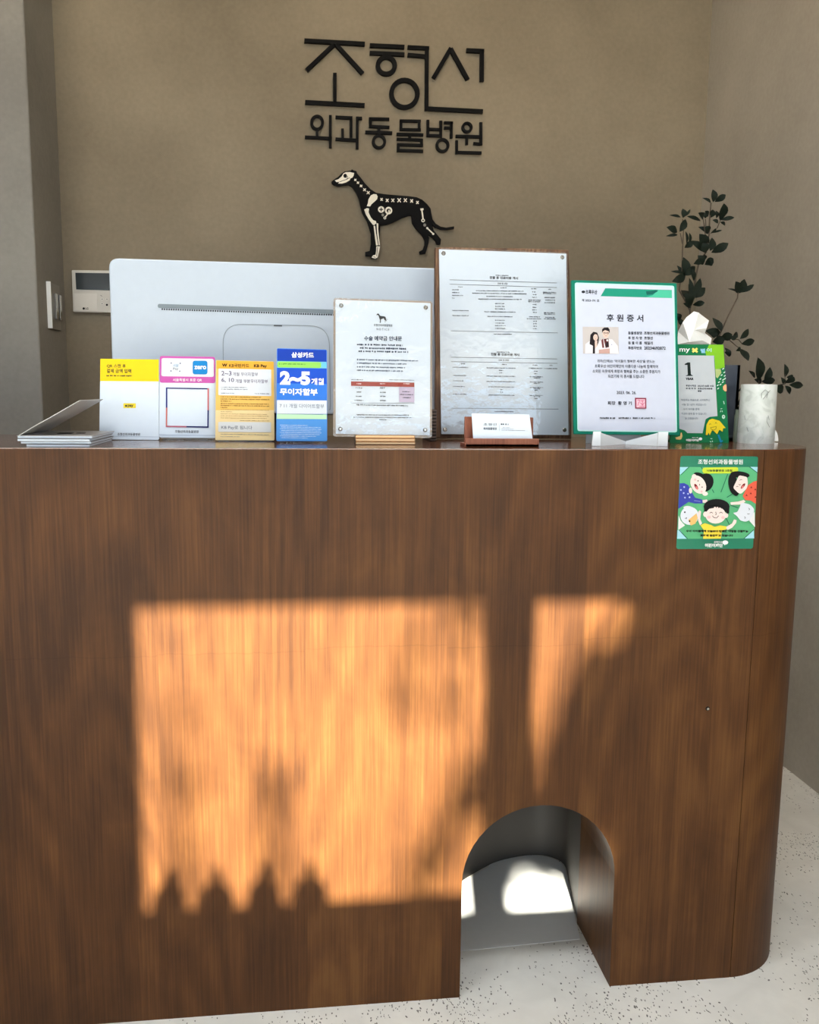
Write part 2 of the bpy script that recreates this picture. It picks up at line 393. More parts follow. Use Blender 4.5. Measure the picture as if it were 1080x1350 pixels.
# ceiling downlights
for i, (a, b, e) in enumerate(LAMPS):
    t = thing('downlight', ['recessed round downlight above the left side of the counter', 'recessed round downlight above the lettering', 'recessed round downlight by the right wall'][i], 'ceiling light', (a, b, ZC))
    m = MB(); m.lathe((a, b, ZC), [(0.085, -0.001), (0.105, -0.001), (0.105, -0.012), (0.085, -0.012)], WHITE); m.build('trim_ring', t)

for i, (a, b) in enumerate(FILL_PANELS):  # frames around the added fill lamps
    t = thing('led_panel', ['left rectangular LED ceiling panel in front of the counter', 'right rectangular LED ceiling panel in front of the counter'][i], 'ceiling light', (a, b, ZC))
    for q in (((a - .6, b - .15, ZC - .018), (a - .58, b + .15, ZC)), ((a + .58, b - .15, ZC - .018), (a + .6, b + .15, ZC)), ((a - .58, b - .15, ZC - .018), (a + .58, b - .137, ZC)), ((a - .58, b + .137, ZC - .018), (a + .58, b + .15, ZC))):
        m = MB(); m.box(q[0], q[1], WHITE); m.build('frame_rail', t)

# bottles on the ledge of the larger opening (their shadows fall on the counter)
BOT = flat(70, 60, 40, 0.3, name='brown_glass')
for i, (u, top) in enumerate(((219, .070), (283, .066), (345, .072), (407, .074))):
    x = at(u, 1150, 0).x + DX; z0 = w1[2]
    t = thing('bottle', ['brown bottle on the window ledge, nearest the left jamb', 'brown bottle on the window ledge, second from the left jamb', 'brown bottle on the window ledge, third from the left jamb', 'brown bottle on the window ledge, nearest its middle'][i], 'bottle', (x, YW - .03, z0), 'bottles on the window ledge')
    m = MB(); m.lathe((x, YW - .03, z0), [(0, 0), (.031, 0), (.031, .045), (.020, .062), (.008, .075), (.008, .082), (0, .082)], BOT, 16); m.build('glass_body', t)
    m = MB(); m.lathe((x, YW - .03, z0), [(0, .082), (.0095, .082), (.0095, .096), (0, .096)], BLACK, 12); m.build('cap', t)

# street tree whose crown dapples the sun
LEAFG = flat(44, 72, 34, 0.6, name='tree_foliage', noise=0.3)
tr = thing('street_tree', 'leafy street tree standing outside the glazing', 'tree', (-0.2, -7.0, 0))
def blob(mb, c, r, seed, n=46):
    rnd = random.Random(seed)
    for i in range(n):
        th, ph = rnd.uniform(0, 6.283), math.acos(rnd.uniform(-1, 1)); q = rnd.random() ** 0.4
        p = Vector(c) + Vector((r[0] * q * math.sin(ph) * math.cos(th), 0.25 * math.cos(th) * math.sin(ph) * q, r[1] * q * math.cos(ph)))
        a = Vector((rnd.gauss(0, 1), rnd.gauss(0, 1), rnd.gauss(0, 1))).normalized(); b = a.cross(Vector((rnd.gauss(0, 1), rnd.gauss(0, 1), rnd.gauss(0, 1)))).normalized(); s_ = rnd.uniform(.025, .045)
        mb.face([p - a * s_ * 1.3, p + b * s_ * .7, p + a * s_ * 1.3, p - b * s_ * .7], LEAFG)
m = MB()
for i, (cx, cz, rx, rz, n) in enumerate(((.655, .78, .10, .22, 600), (.64, .42, .10, .24, 600), (.56, .52, .09, .11, 420), (.48, .49, .10, .08, 300), (.22, .76, .10, .05, 9), (.28, .68, .06, .05, 6), (.33, .37, .03, .10, 14), (.22, .27, .13, .04, 30), (-.06, .40, .03, .09, 12), (-.22, .42, .04, .10, 10), (.8, 1.0, .2, .3, 100), (.9, .5, .2, .3, 100))):
    blob(m, (cx - .135 * 7, -7.0, cz + .8 * 7), (rx, rz), i, n)
m.build('crown', tr, weld=False, kind='stuff')
m = MB(); m.tube([(-.2, -7, 0), (-.18, -7, 2.5), (-.1, -7.0, 4.4), (-.25, -7, 5.8), (-.3, -7, 6.3)], [.09, .08, .06, .02, .01], BARK, 10); m.build('trunk', tr)

# ------------------------------------------------------------------ the counter
root = thing('reception_counter', 'long brown veneered reception counter with an arched opening and a rounded right end', 'counter', (0, 0.1, 0))
XS, RC, D1, D2 = 0.842, 0.145, 0.208, 0.42
xl, xrr, zs = 0.292, 0.592, 0.236; xc = (xl + xrr) / 2; ra = (xrr - xl) / 2
arch = [(xl, zs)] + [(xc - ra * math.cos(math.pi * i / 24), zs + ra * math.sin(math.pi * i / 24)) for i in range(1, 24)] + [(xrr, zs)]
m = MB(); n = len(arch); ZT = H - 0.002; X0 = -2.45
def quad(a, b, c, d): m.face([a, b, c, d], WOOD)
for y in (0.0, D1):
    quad((X0, y, 0), (xl, y, 0), (xl, y, zs), (X0, y, zs)); quad((xrr, y, 0), (XS, y, 0), (XS, y, zs), (xrr, y, zs))
    quad((X0, y, zs), (xl, y, zs), (xl, y, ZT), (X0, y, ZT)); quad((xrr, y, zs), (XS, y, zs), (XS, y, ZT), (xrr, y, ZT))
    for (a, z), (b, z2) in zip(arch, arch[1:]): quad((a, y, z), (b, y, z2), (b, y, ZT), (a, y, ZT))
for (a, z), (b, z2) in zip(arch, arch[1:]): m.face([(a, 0, z), (b, 0, z2), (b, D1, z2), (a, D1, z)], WOOD, True)
quad((xl, 0, 0), (xl, 0, zs), (xl, D1, zs), (xl, D1, 0)); quad((xrr, 0, 0), (xrr, 0, zs), (xrr, D1, zs), (xrr, D1, 0))
quad((X0, 0, 0), (X0, D1, 0), (X0, D1, ZT), (X0, 0, ZT)); quad((XS, 0, 0), (XS, D1, 0), (XS, D1, ZT), (XS, 0, ZT))
m.build('front_panel', root)
foot = [(XS + .0012, 0)] + [(XS + RC * math.sin(a), RC - RC * math.cos(a)) for a in [math.pi / 2 * i / 16 for i in range(1, 17)]] + [(XS + RC, D2), (XS + .0012, D2)]
m = MB(); m.prism([(x, y, 0) for x, y in foot], (0, 0, ZT), WOOD, True); m.build('end_panel', root)
m = MB(); m.box((X0, D2 - .02, 0), (xl - .02, D2, ZT), WOOD); m.box((.67, D2 - .02, 0), (XS, D2, ZT), WOOD); m.box((xl - .02, D2 - .02, .62), (.67, D2, ZT), WOOD); m.build('rear_panel', root)
top = [(X0, 0), (XS, 0)] + foot[1:-1] + [(X0, D2)]
m = MB(); m.prism([(x, y, ZT) for x, y in top], (0, 0, .002), WOODTOP); m.build('countertop', root)
NICHE_SHADE = flat(62, 58, 54, 0.6, name='dark_niche_lining')  # dark wall added along the arch's shadow edge, standing in for unlit depth
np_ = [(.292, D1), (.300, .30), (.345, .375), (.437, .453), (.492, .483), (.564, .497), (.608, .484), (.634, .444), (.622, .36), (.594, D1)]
def smooth_path(p, k=4):
    out = []
    for i in range(len(p) - 1):
        a, b, c, d = [Vector(p[max(0, min(len(p) - 1, j))]) for j in (i - 1, i, i + 1, i + 2)]
        for t in range(k):
            t /= k; out.append(0.5 * ((2 * b) + (-a + c) * t + (2 * a - 5 * b + 4 * c - d) * t * t + (-a + 3 * b - 3 * c + d) * t ** 3))
    return out + [Vector(p[-1])]
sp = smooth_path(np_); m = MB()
m.raw([(p.x, p.y, 0) for p in sp] + [(p.x, p.y, .62) for p in sp], [(i, i + 1, len(sp) + i + 1, len(sp) + i) for i in range(len(sp) - 1)], NICHE_SHADE, True)
m.face([(p.x, p.y, .62) for p in sp], NICHE_SHADE); m.build('niche_wall', root, 'dark curved wall lining the arched niche', weld=False)
m = MB(); m.prism([(.302, .135, .0008)] + [(p.x - (.004 if p.x > xc else -.006), p.y - .004, .0008) for p in sp[2:-2]] + [(.580, .15, .0008)], (0, 0, .0006), flat(226, 228, 230, 0.35, name='smooth_grey_sheet')); m.build('niche_mat', root, 'smooth grey sheet on the niche floor')
c = at(933, 934, 0); m = MB(); m.tube([(c.x, -.0025, c.z), (c.x, .002, c.z)], .0026, STEEL, 12); m.tube([(c.x, -.001, c.z), (c.x, .002, c.z)], .0042, BLACK, 12); m.build('screw_head', root)

# low desk behind the counter that carries the monitor
dk = thing('desk', 'low work desk behind the counter, under the monitor', 'desk', (-.45, .8, 0))
m = MB(); m.box((-1.3, .44, .72), (.24, 1.15, .745), HOLDER); m.build('desktop', dk, bevel=.002)
for x in (-1.26, .17):
    for y in (.48, 1.08):
        m = MB(); m.box((x, y, 0), (x + .04, y + .04, .72), DARKGREY); m.build('leg', dk)

# ------------------------------------------------------------------ lettering and dog on the wall
def wall_bar(mb, a, b, wd, sc_, ox, oy, th=0.012, mat=BLACK):
    d = math.hypot(b[0] - a[0], b[1] - a[1]); nx, ny = -(b[1] - a[1]) / d * wd / 2, (b[0] - a[0]) / d * wd / 2
    q = [(a[0] + nx, a[1] + ny), (b[0] + nx, b[1] + ny), (b[0] - nx, b[1] - ny), (a[0] - nx, a[1] - ny)]
    mb.prism([at(ox + x / sc_, oy + y / sc_, YB - .004) for x, y in q], (0, -th, 0), mat)
def wall_ring(mb, c, rx, ry, wd, sc_, ox, oy, th=0.012, mat=BLACK, n=28):
    vs = []; fs = []
    for i in range(n):
        a = 2 * math.pi * i / n
        for s_ in (-1, 1):
            p = at(ox + (c[0] + (rx + s_ * wd / 2) * math.cos(a)) / sc_, oy + (c[1] + (ry + s_ * wd / 2) * math.sin(a)) / sc_, YB - .004)
            vs += [p, p - Vector((0, th, 0))]
    for i in range(n):
        j = (i + 1) % n; a, b = 4 * i, 4 * j
        fs += [(a, a + 2, b + 2, b), (a + 1, b + 1, b + 3, a + 3), (a, b, b + 1, a + 1), (a + 2, a + 3, b + 3, b + 2)]
    mb.raw(vs, fs, mat)
g = (3.857, 380, 30)
LET = [
 ('first large', [((82, 96), (389, 113), 21), ((232, 116), (93, 247), 21), ((244, 116), (378, 263), 21), ((237, 260), (237, 410), 18), ((86, 408), (388, 424), 21)], []),
 ('second large', [((414, 120), (590, 128), 20), ((414, 158), (590, 166), 19), ((606, 129), (715, 135), 19), ((606, 168), (698, 176), 19), ((704, 126), (702, 450), 19)], [((498, 222), 43, 43, 22), ((590, 365), 66, 69, 23)]),
 ('third large', [((826, 134), (737, 286), 21), ((824, 136), (911, 294), 21), ((904, 145), (994, 149), 20), ((983, 140), (982, 303), 20), ((711, 441), (988, 455), 21)], []),
 ('first small', [((147, 548), (147, 584), 13), ((85, 585), (222, 592), 15), ((214, 474), (214, 641), 14)], [((147, 512), 28, 33, 14)]),
 ('second small', [((240, 484), (326, 488), 15), ((319, 488), (319, 590), 14), ((276, 542), (277, 592), 13), ((240, 595), (346, 601), 15), ((351, 482), (350, 646), 14), ((356, 490), (375, 489), 14)], []),
 ('third small', [((410, 492), (513, 494), 14), ((417, 492), (418, 530), 14), ((411, 530), (514, 535), 14), ((461, 536), (461, 560), 13), ((392, 560), (528, 564), 15)], [((461, 608), 29, 31, 14)]),
 ('fourth small', [((566, 502), (673, 504), 13), ((573, 502), (573, 548), 13), ((665, 504), (665, 550), 13), ((566, 546), (673, 548), 13), ((550, 570), (686, 574), 14), ((617, 574), (617, 597), 13), ((551, 595), (684, 600), 13), ((677, 600), (677, 626), 13), ((553, 623), (684, 627), 13), ((559, 627), (559, 655), 13), ((552, 652), (685, 656), 14)], []),
 ('fifth small', [((709, 498), (709, 583), 14), ((775, 502), (774, 584), 14), ((709, 544), (775, 547), 13), ((703, 576), (781, 579), 14), ((791, 512), (836, 513), 13), ((791, 538), (830, 539), 13), ((828, 508), (828, 591), 13)], [((783, 627), 28, 30, 14)]),
 ('sixth small', [((850, 580), (972, 583), 14), ((906, 585), (906, 624), 13), ((978, 510), (978, 625), 14), ((940, 617), (976, 620), 13), ((855, 602), (855, 670), 13), ((850, 662), (981, 665), 14)], [((908, 536), 21, 22, 13)])]
wl = thing('wall_lettering', 'black raised Korean hospital name in two lines on the tan back wall', 'sign', at(520, 205, YB))
for nm, bars, rings in LET:
    m = MB()
    for a, b, wd in bars: wall_bar(m, a, b, wd, *g)
    for c, rx, ry, wd in rings: wall_ring(m, c, rx, ry, wd, *g)
    m.build('letter', wl, weld=False)

dg = thing('dog_silhouette', 'black greyhound-shaped wall plaque with white bones, below the lettering', 'wall plaque', at(520, 342, YB))
S = Sign(dg, 5.4, 420, 210, YB - .016, z=0)
body = [(93, 158), (115, 141), (140, 125), (165, 100), (185, 87), (215, 82), (232, 80), (237, 71), (250, 79), (270, 84), (275, 100), (300, 130), (330, 170), (370, 212), (410, 238), (470, 248), (560, 256), (640, 262), (700, 270), (740, 288), (775, 320), (798, 350), (805, 390), (813, 428), (835, 458), (870, 479), (910, 486), (965, 477), (966, 493), (920, 501), (870, 499), (835, 486), (812, 468), (820, 505), (873, 570), (868, 608), (843, 606), (834, 582), (800, 548), (778, 535), (788, 560), (784, 595), (770, 645), (762, 671), (722, 675), (717, 657), (742, 644), (755, 610), (757, 572), (735, 535), (695, 495), (668, 455), (662, 400), (640, 400), (590, 420), (530, 450), (480, 466), (440, 468), (436, 520), (436, 615), (430, 665), (418, 709), (375, 708), (371, 688), (335, 689), (333, 660), (365, 652), (374, 600), (372, 530), (358, 480), (345, 440), (310, 380), (298, 330), (290, 290), (270, 240), (240, 197), (215, 182), (180, 184), (140, 190), (112, 184), (95, 172)]
S.slab(body, .012, BLACK, 'plaque_board')
BN = flat(226, 220, 206, 0.6, name='bone_white')
S.poly([(115, 150), (140, 143), (165, 122), (178, 100), (195, 92), (225, 91), (254, 98), (250, 118), (240, 132), (228, 135), (222, 150), (195, 165), (168, 173), (140, 172), (150, 160), (128, 163)], BN)
S.ell(190, 118, 13, 15, BLACK); S.line([(150, 162), (178, 150), (205, 142)], 4, BLACK); S.line([(207, 118), (203, 140), (222, 132)], 4, BLACK)
for x, y, s_ in ((262, 147, 19), (281, 167, 20), (303, 190, 22), (328, 217, 26), (354, 238, 28)):
    for a in (60, 150): c_, n_ = math.cos(math.radians(a - 10)) * s_ / 2, math.sin(math.radians(a - 10)) * s_ / 2; S.line([(x - c_, y - n_), (x + c_, y + n_)], 6.5, BN)
for x, y, s_ in ((449, 286, 24), (489, 293, 28), (529, 293, 30), (574, 292, 36), (618, 292, 32), (663, 297, 28), (704, 308, 26)):
    for a in (50, 130): c_, n_ = math.cos(math.radians(a)) * s_ / 2, math.sin(math.radians(a)) * s_ / 2; S.line([(x - c_, y - n_), (x + c_, y + n_)], 7, BN)
S.poly([(372, 258), (392, 248), (412, 250), (421, 265), (418, 284), (398, 303), (378, 320), (368, 336), (344, 334), (352, 312), (356, 285)], BN)
S.poly([(325, 358), (345, 348), (360, 352), (356, 378), (372, 412), (390, 434), (408, 440), (412, 455), (396, 470), (384, 464), (360, 432), (336, 392)], BN)
S.poly([(392, 474), (403, 474), (410, 530), (424, 612), (410, 614), (402, 560)], BN); S.poly([(413, 455), (426, 458), (425, 500), (437, 612), (429, 612), (418, 540)], BN)
S.poly([(411, 620), (438, 620), (430, 660), (420, 700), (404, 708), (378, 700), (388, 684), (406, 680), (411, 650)], BN)
S.line([(421, 625), (414, 690)], 4, BLACK); S.line([(390, 692), (405, 700)], 3, BLACK)
S.ell(446, 358, 23, 23, BN); S.line([(432, 358), (460, 358)], 7, BLACK); S.line([(446, 344), (446, 372)], 7, BLACK)
S.ell(499, 366, 26, 27, BN); S.ell(499, 366, 14, 14, BLACK); S.ell(502, 370, 6, 10, BN); S.line([(494, 388), (475, 412)], 9, BN); S.ring(472, 418, 4, 10, BN)
S.ell(457, 397, 9, 10, flat(150, 146, 138)); S.line([(735, 358), (744, 425)], 10, BN); S.line([(725, 358), (747, 356)], 14, BN); S.ring(744, 436, 6, 13, BN)
S.ell(756, 469, 10, 11, flat(150, 146, 138)); S.line([(775, 492), (815, 530)], 9, BN); S.ell(774, 491, 8, 8, BN); S.ell(816, 532, 8, 8, BN)
S.done()

# ------------------------------------------------------------------ thermostat and switch
th = thing('wall_controller', 'off-white wall-mounted climate controller with dark screen, left of the monitor', 'controller', at(130, 412, YB))
S = Sign(th, 5, 0, 330, YB - .018, slope=0.01, z=0)
SILV = flat(196, 192, 184, 0.45, name='silver_plastic')
S.slab([(472, 130), (790, 134), (798, 412), (482, 405)], .017, SILV, 'casing', r=8, bevel=.001)
S.slab([(497, 148), (770, 152), (774, 266), (503, 258)], .002, flat(44, 50, 54, 0.15, name='dark_screen'), 'screen', k=.0015)
S.slab([(486, 284), (640, 286), (645, 402), (490, 398)], .002, flat(206, 202, 194, 0.45, name='panel_plastic'), 'flap', k=.002, bevel=.0005)
S.rect(500, 286, 530, 292, flat(60, 60, 60)); S.k = .0022; S.ell(553, 384, 8, 8, BLACK); S.text('LG', 564, 377, 584, 391, BLACK, 0.03)
for x, y in ((674, 322), (706, 322), (674, 352), (740, 322), (740, 356)): S.ell(x, y, 10, 7, flat(235, 232, 226)); S.ell(x, y, 5, 3, flat(90, 90, 90))
S.ell(706, 360, 7, 7, BLACK); S.line([(664, 296), (674, 304)], 3, flat(90, 90, 90)); S.done()

sw = thing('light_switch', 'slim steel-edged wall switch plate with two rockers on the left return wall', 'light switch', (XL, 1.58, 1.6))
def onret(u, v):                      # point on the return wall plane X = XL
    d = ray(u, v); return CAM + d * ((XL - CAM.x) / d.x)
a = onret(61, 371); b = onret(75, 433)
y0, y1, z1_, z0_ = a.y, onret(75, 372).y, a.z, onret(61, 432).z
m = MB(); m.box((XL, y0, z0_), (XL + .008, y1, z1_), flat(128, 124, 116, 0.5, name='grey_plate')); m.build('plate', sw, bevel=.001)
m = MB(); m.box((XL, y0 - .004, z0_), (XL + .014, y0, z1_), WHITE); m.build('edge_strip', sw)
yy = y1 - y0
for k in (0.36, 0.70):
    m = MB(); m.box((XL + .008, y0 + yy * k, z0_ + (z1_ - z0_) * .22), (XL + .017, y0 + yy * (k + .2), z0_ + (z1_ - z0_) * .78), STEEL); m.build('rocker', sw, bevel=.001)

# ------------------------------------------------------------------ monitor
mo = thing('monitor', 'large white monitor seen from behind, standing at the back of the counter', 'monitor', (-.04, .56, .745))
MW = flat(178, 188, 200, 0.35, name='monitor_white')
S = Sign(mo, 1, 0, 0, .47, slope=.031, z=0)
S.slab([(143, 340), (590, 354), (590, 549), (150, 541)], .022, MW, 'back_shell', r=14, bevel=.003)
S.slab([(141.5, 338.5), (591.5, 352.5), (591.5, 550), (148.5, 542)], .012, flat(40, 40, 42, 0.4, name='bezel_black'), 'bezel', r=15, k=-.022)
slot = rounded([(208, 400.5), (521, 411), (521, 416.5), (208, 406)], 3)
S.slab(slot, .002, flat(112, 124, 132, 0.5, name='slot_grey'), 'vent_slot', k=.0004)
S.poly(rounded([(211, 401.2), (519, 411.7), (519, 413.2), (211, 402.7)], 1), flat(60, 68, 76))
m = MB()
for i in range(100):
    u = 214 + i * 3.05; v = 407.6 + (u - 214) * .0335
    m.prism([S.pt(u + a_, v + b_, .001) for a_, b_ in ((-.8, -1), (.8, -1), (.8, 1), (-.8, 1))], S.n * -.002, BLACK)
m.build('vent_holes', mo, kind='stuff', weld=False)
path = rounded([(295, 560), (294, 427), (434, 430), (436, 560)], 26, 8); k_ = S.step()
for p, q in zip(path, path[1:-0 or None]):
    if p[1] > 545 and q[1] > 545: continue
    p = (p[0], min(p[1], 540)); q = (q[0], min(q[1], 540)); S.line([p, q], .9, flat(150, 158, 164))
S.slab([(361, 428.3), (372, 428.6), (372, 430.4), (361, 430.1)], .001, flat(90, 96, 102), 'latch', k=.0012); S.done()
a = at(300, 520, .44); b = at(432, 520, .44)
m = MB(); m.box((a.x + .03, .50, .76), (b.x - .03, .53, 1.2), DARKGREY); m.build('stand_neck', mo, bevel=.004)
m = MB(); m.box((a.x - .05, .46, .745), (b.x + .05, .70, .76), DARKGREY); m.build('stand_base', mo, bevel=.004)

# ------------------------------------------------------------------ the upright cards
NAVY = flat(36, 42, 110); INK = flat(30, 34, 44); GREY = flat(110, 116, 128)
def foot_part(S, x0, x1, y, dep, mat):     # the support tongue behind a card
    a, b = S.pt(x0, y), S.pt(x1, y); m = MB()
    m.box((a.x, S.Y, H), (b.x, S.Y + dep, H + .0025), mat); return m.build('foot', S.root)

t = thing('payment_card', 'yellow and white upright card with yellow header, leftmost card', 'counter card', (at(170, 580, .235).x, .235, H))
S = Sign(t, 6.353, 120, 440, .225, 6, slope=.008)
S.slab([(79, 210), (568, 215), (569, 889), (69, 884)], .004, flat(208, 218, 230, 0.35, name='card_white'), 'card_panel', r=16)
S.poly(rounded([(79, 210), (568, 215), (568, 400), (77, 396)], 3), flat(250, 214, 20)); 
S.text('QR 스캔 후', 132, 254, 292, 286, INK, .02); S.text('결제 금액 입력', 132, 294, 338, 328, INK, .02); S.fine(130, 345, 343, 358, INK)
S.rect(272, 582, 376, 622, flat(246, 222, 60), 6); S.ell(294, 604, 9, 9, INK); S.text('pay', 308, 594, 356, 618, INK, .03)
S.text('조형선외과동물병원', 222, 829, 412, 853, INK, .01); S.line([(70, 858), (569, 864)], 3, flat(180, 196, 214)); S.done(); foot_part(S, 90, 550, 880, .05, ACRYL)

t = thing('payment_card', 'white upright card with a magenta band and a navy square outline', 'counter card', (at(247, 580, .235).x, .235, H))
S = Sign(t, 6.353, 120, 440, .225, 6, slope=.008)
S.slab([(577, 186), (1040, 194), (1043, 876), (571, 872)], .004, flat(208, 218, 230, 0.35, name='card_white2'), 'card_panel', r=22)
MAG = flat(206, 92, 176)
S.poly(rounded([(577, 186), (1040, 194), (1041, 414), (576, 410)], 20), MAG); S.poly(rounded([(592, 204), (1028, 211), (1029, 362), (590, 356)], 16), flat(226, 230, 236))
S.rect(648, 222, 772, 340, flat(222, 228, 238), 20); S.rect(653, 227, 767, 335, flat(226, 230, 236), 18)
S.text('서울', 688, 254, 732, 278, flat(120, 170, 210)); S.text('Pay', 688, 284, 732, 308, flat(120, 124, 140), .01)
for x, y in ((672, 246), (748, 248), (670, 312), (744, 314)): S.ell(x, y, 5, 5, NAVY)
S.rect(852, 226, 976, 340, flat(20, 136, 210), 22); S.text('zero', 866, 268, 966, 298, flat(255, 255, 255), .03)
S.text('서울특별시 표준 QR', 686, 374, 930, 400, flat(255, 255, 255), .01)
for q, cc in (([(628, 450), (808, 453), (808, 463), (628, 460)], flat(70, 60, 120)), ([(808, 453), (988, 457), (988, 466), (808, 463)], flat(24, 32, 100)), ([(628, 450), (640, 450), (640, 620), (628, 620)], flat(40, 50, 130)), ([(628, 620), (640, 620), (638, 782), (627, 782)], flat(220, 120, 110)),
              ([(976, 457), (988, 457), (988, 640), (976, 640)], flat(220, 110, 110)), ([(976, 640), (988, 640), (986, 786), (974, 786)], flat(30, 40, 110)), ([(627, 770), (800, 773), (800, 785), (627, 782)], flat(200, 110, 130)), ([(800, 773), (986, 776), (986, 788), (800, 785)], flat(30, 34, 100))): S.poly(q, cc)
S.text('조형선외과동물병원', 704, 806, 902, 830, INK, .01); S.line([(572, 846), (1042, 852)], 4, flat(160, 176, 200)); S.line([(572, 868), (1042, 874)], 3, flat(90, 100, 120)); S.done(); foot_part(S, 600, 1020, 880, .05, ACRYL)

t = thing('payment_card', 'orange and cream upright card between the white card and the blue card', 'counter card', (at(322, 582, .2).x, .2, H))
S = Sign(t, 6.353, 275, 440, .19, 6, slope=.014)
CREAM = flat(250, 222, 164)
S.slab([(63, 221), (547, 232), (552, 893), (56, 891)], .004, flat(238, 206, 140, 0.4, name='card_cream'), 'card_panel', r=12)
S.poly([(66, 224), (545, 235), (546, 300), (66, 292)], flat(244, 178, 60)); S.poly([(66, 292), (546, 300), (548, 640), (62, 640)], flat(246, 198, 104)); S.poly([(62, 640), (548, 640), (550, 890), (58, 888)], CREAM)
KBK = flat(74, 50, 14)
S.text('KB국민카드', 172, 250, 340, 282, KBK, .02); S.text('KB Pay', 380, 256, 490, 288, KBK, .04); S.text('W', 112, 250, 158, 276, KBK, .06)
S.poly(rounded([(84, 292), (525, 300), (526, 522), (82, 514)], 8), flat(226, 230, 236))
PUR = flat(92, 74, 110)
S.text('2~3', 108, 312, 192, 350, PUR, .01); S.text('개월 무이자할부', 204, 322, 414, 354, PUR)
S.text('6, 10', 108, 370, 214, 408, PUR, .01); S.text('개월 부분무이자할부', 226, 380, 496, 412, PUR)
for y, x1 in ((444, 320), (460, 326), (494, 215)): S.fine(106, y, x1, y + 8, GREY)
S.fine(388, 498, 506, 506, GREY)
OR = flat(140, 96, 40)
for y, x1 in ((524, 440), (542, 510), (560, 190), (580, 510), (597, 508), (614, 160)): S.fine(102, y, x1, y + 9, OR)
for y, x1 in ((632, 505), (650, 200), (668, 490), (684, 505), (702, 490)): S.fine(102, y, x1, y + 6, flat(170, 130, 80))
S.fine(264, 724, 510, 730, OR)
S.poly(rounded([(82, 738), (524, 742), (524, 826), (82, 822)], 6), flat(226, 226, 224))
S.text('KB Pay로 됩니다', 108, 768, 366, 804, GREY, .005); S.fine(102, 838, 508, 844, GREY); S.fine(102, 858, 260, 863, GREY); S.done(); foot_part(S, 80, 530, 888, .05, ACRYL)

t = thing('payment_card', 'blue upright card with large white numerals 2~5, left of the notice board', 'counter card', (at(397, 584, .15).x, .155, H))
S = Sign(t, 6.353, 275, 440, .145, 6, slope=.016)
BL = flat(30, 92, 214); DB = flat(14, 62, 176); W_ = flat(252, 252, 252)
S.slab([(572, 121), (992, 133), (994, 901), (567, 899)], .004, flat(56, 128, 220, 0.35, name='card_blue'), 'card_panel', r=14)
S.poly([(577, 126), (987, 137), (988, 236), (576, 228)], DB); S.poly([(576, 228), (988, 236), (989, 290), (575, 286)], flat(120, 200, 214))
S.poly(rounded([(575, 232), (944, 238), (944, 288), (575, 282)], 22), flat(150, 216, 96)); S.ell(968, 260, 22, 24, flat(110, 196, 240)); S.fine(590, 246, 810, 258, flat(90, 150, 60))
S.poly([(575, 286), (989, 290), (989, 420), (574, 415)], flat(24, 82, 206)); S.poly([(574, 415), (989, 420), (990, 556), (573, 552)], flat(52, 124, 226))
S.text('삼성카드', 694, 154, 882, 200, W_, .035)
S.text('2~5', 598, 312, 852, 428, W_, .06); S.text('개월', 860, 372, 966, 428, W_, .03); S.text('무이자할부', 598, 456, 914, 514, W_, .035)
S.poly([(573, 556), (990, 560), (990, 672), (572, 670)], flat(222, 228, 236)); S.text('7 11 개월 다이어트할부', 596, 584, 968, 620, flat(96, 110, 136), 0.0)
S.poly([(572, 670), (990, 676), (990, 716), (571, 714)], flat(196, 236, 196)); S.line([(580, 672), (960, 678)], 3, flat(120, 150, 150))
S.poly([(571, 716), (990, 720), (991, 898), (569, 896)], flat(84, 156, 232)); 
for i in range(8): S.fine(600 + (i % 2) * 8, 762 + i * 15, [830, 940, 945, 940, 945, 930, 900, 830][i], 769 + i * 15, flat(206, 226, 250))
S.done(); foot_part(S, 590, 970, 895, .05, ACRYL)

# ------------------------------------------------------------------ acrylic notice on bronze bar
def screw(S, x, y, r=.0045):
    p = S.pt(x, y); m = MB(); m.tube([p, p + S.n * .003, p + S.n * .0045], [r, r, r * .55], STEEL, 14); m.build('screw', S.root)
t = thing('notice_stand', 'white notice under clear acrylic, standing in a grooved bronze bar', 'notice', (at(508, 586, .11).x, .13, H))
S = Sign(t, 6.1375, 430, 380, .13, 7, slope=.03)
S.slab([(60, 78), (862, 106), (856, 1212), (58, 1199)], .003, ACRYL, 'acrylic_sheet', r=26, k=.0035)
S.slab([(60, 78), (862, 106), (856, 1212), (58, 1199)], .003, flat(150, 134, 120, 0.3, name='backing_brown'), 'backing_sheet', r=26, k=-.002)
S.slab([(76, 92), (846, 120), (840, 1190), (78, 1178)], .001, PAPER, 'paper', r=8, k=-.0004)
for x, y in ((122, 142), (805, 158), (115, 1140), (800, 1148)): screw(S, x, y, .004)
mini = [(-6 + (x - 93) / 9.2, (y - 71) / 8.4) for x, y in body]
S.poly([(412 + x, 204 + y) for x, y in mini], flat(50, 54, 60))
S.text('조형선외과동물병원', 386, 288, 535, 308, INK, .01); S.text('N O T I C E', 408, 322, 510, 340, GREY, .01)
S.slope = .01
S.text('수술 예약금 안내문', 308, 386, 614, 424, flat(40, 56, 84), .025)
S.slope = .02
for x0, y, x1, h in ((250, 448, 620, 15), (274, 476, 648, 15), (262, 502, 664, 15)): S.fine(x0, y, x1, y + h, flat(44, 58, 86))
for x0, y, x1 in ((250, 572, 750), (250, 600, 650), (250, 630, 638), (250, 658, 622)): S.fine(x0, y, x1, y + 12, flat(64, 80, 110))
S.fine(205, 735, 300, 743, INK); S.fine(512, 738, 712, 744, INK)
S.rect(202, 754, 714, 790, flat(164, 70, 62)); 
for x0, x1 in ((248, 285), (436, 480), (626, 676)): S.fine(x0, 768, x1, 778, flat(250, 230, 230))
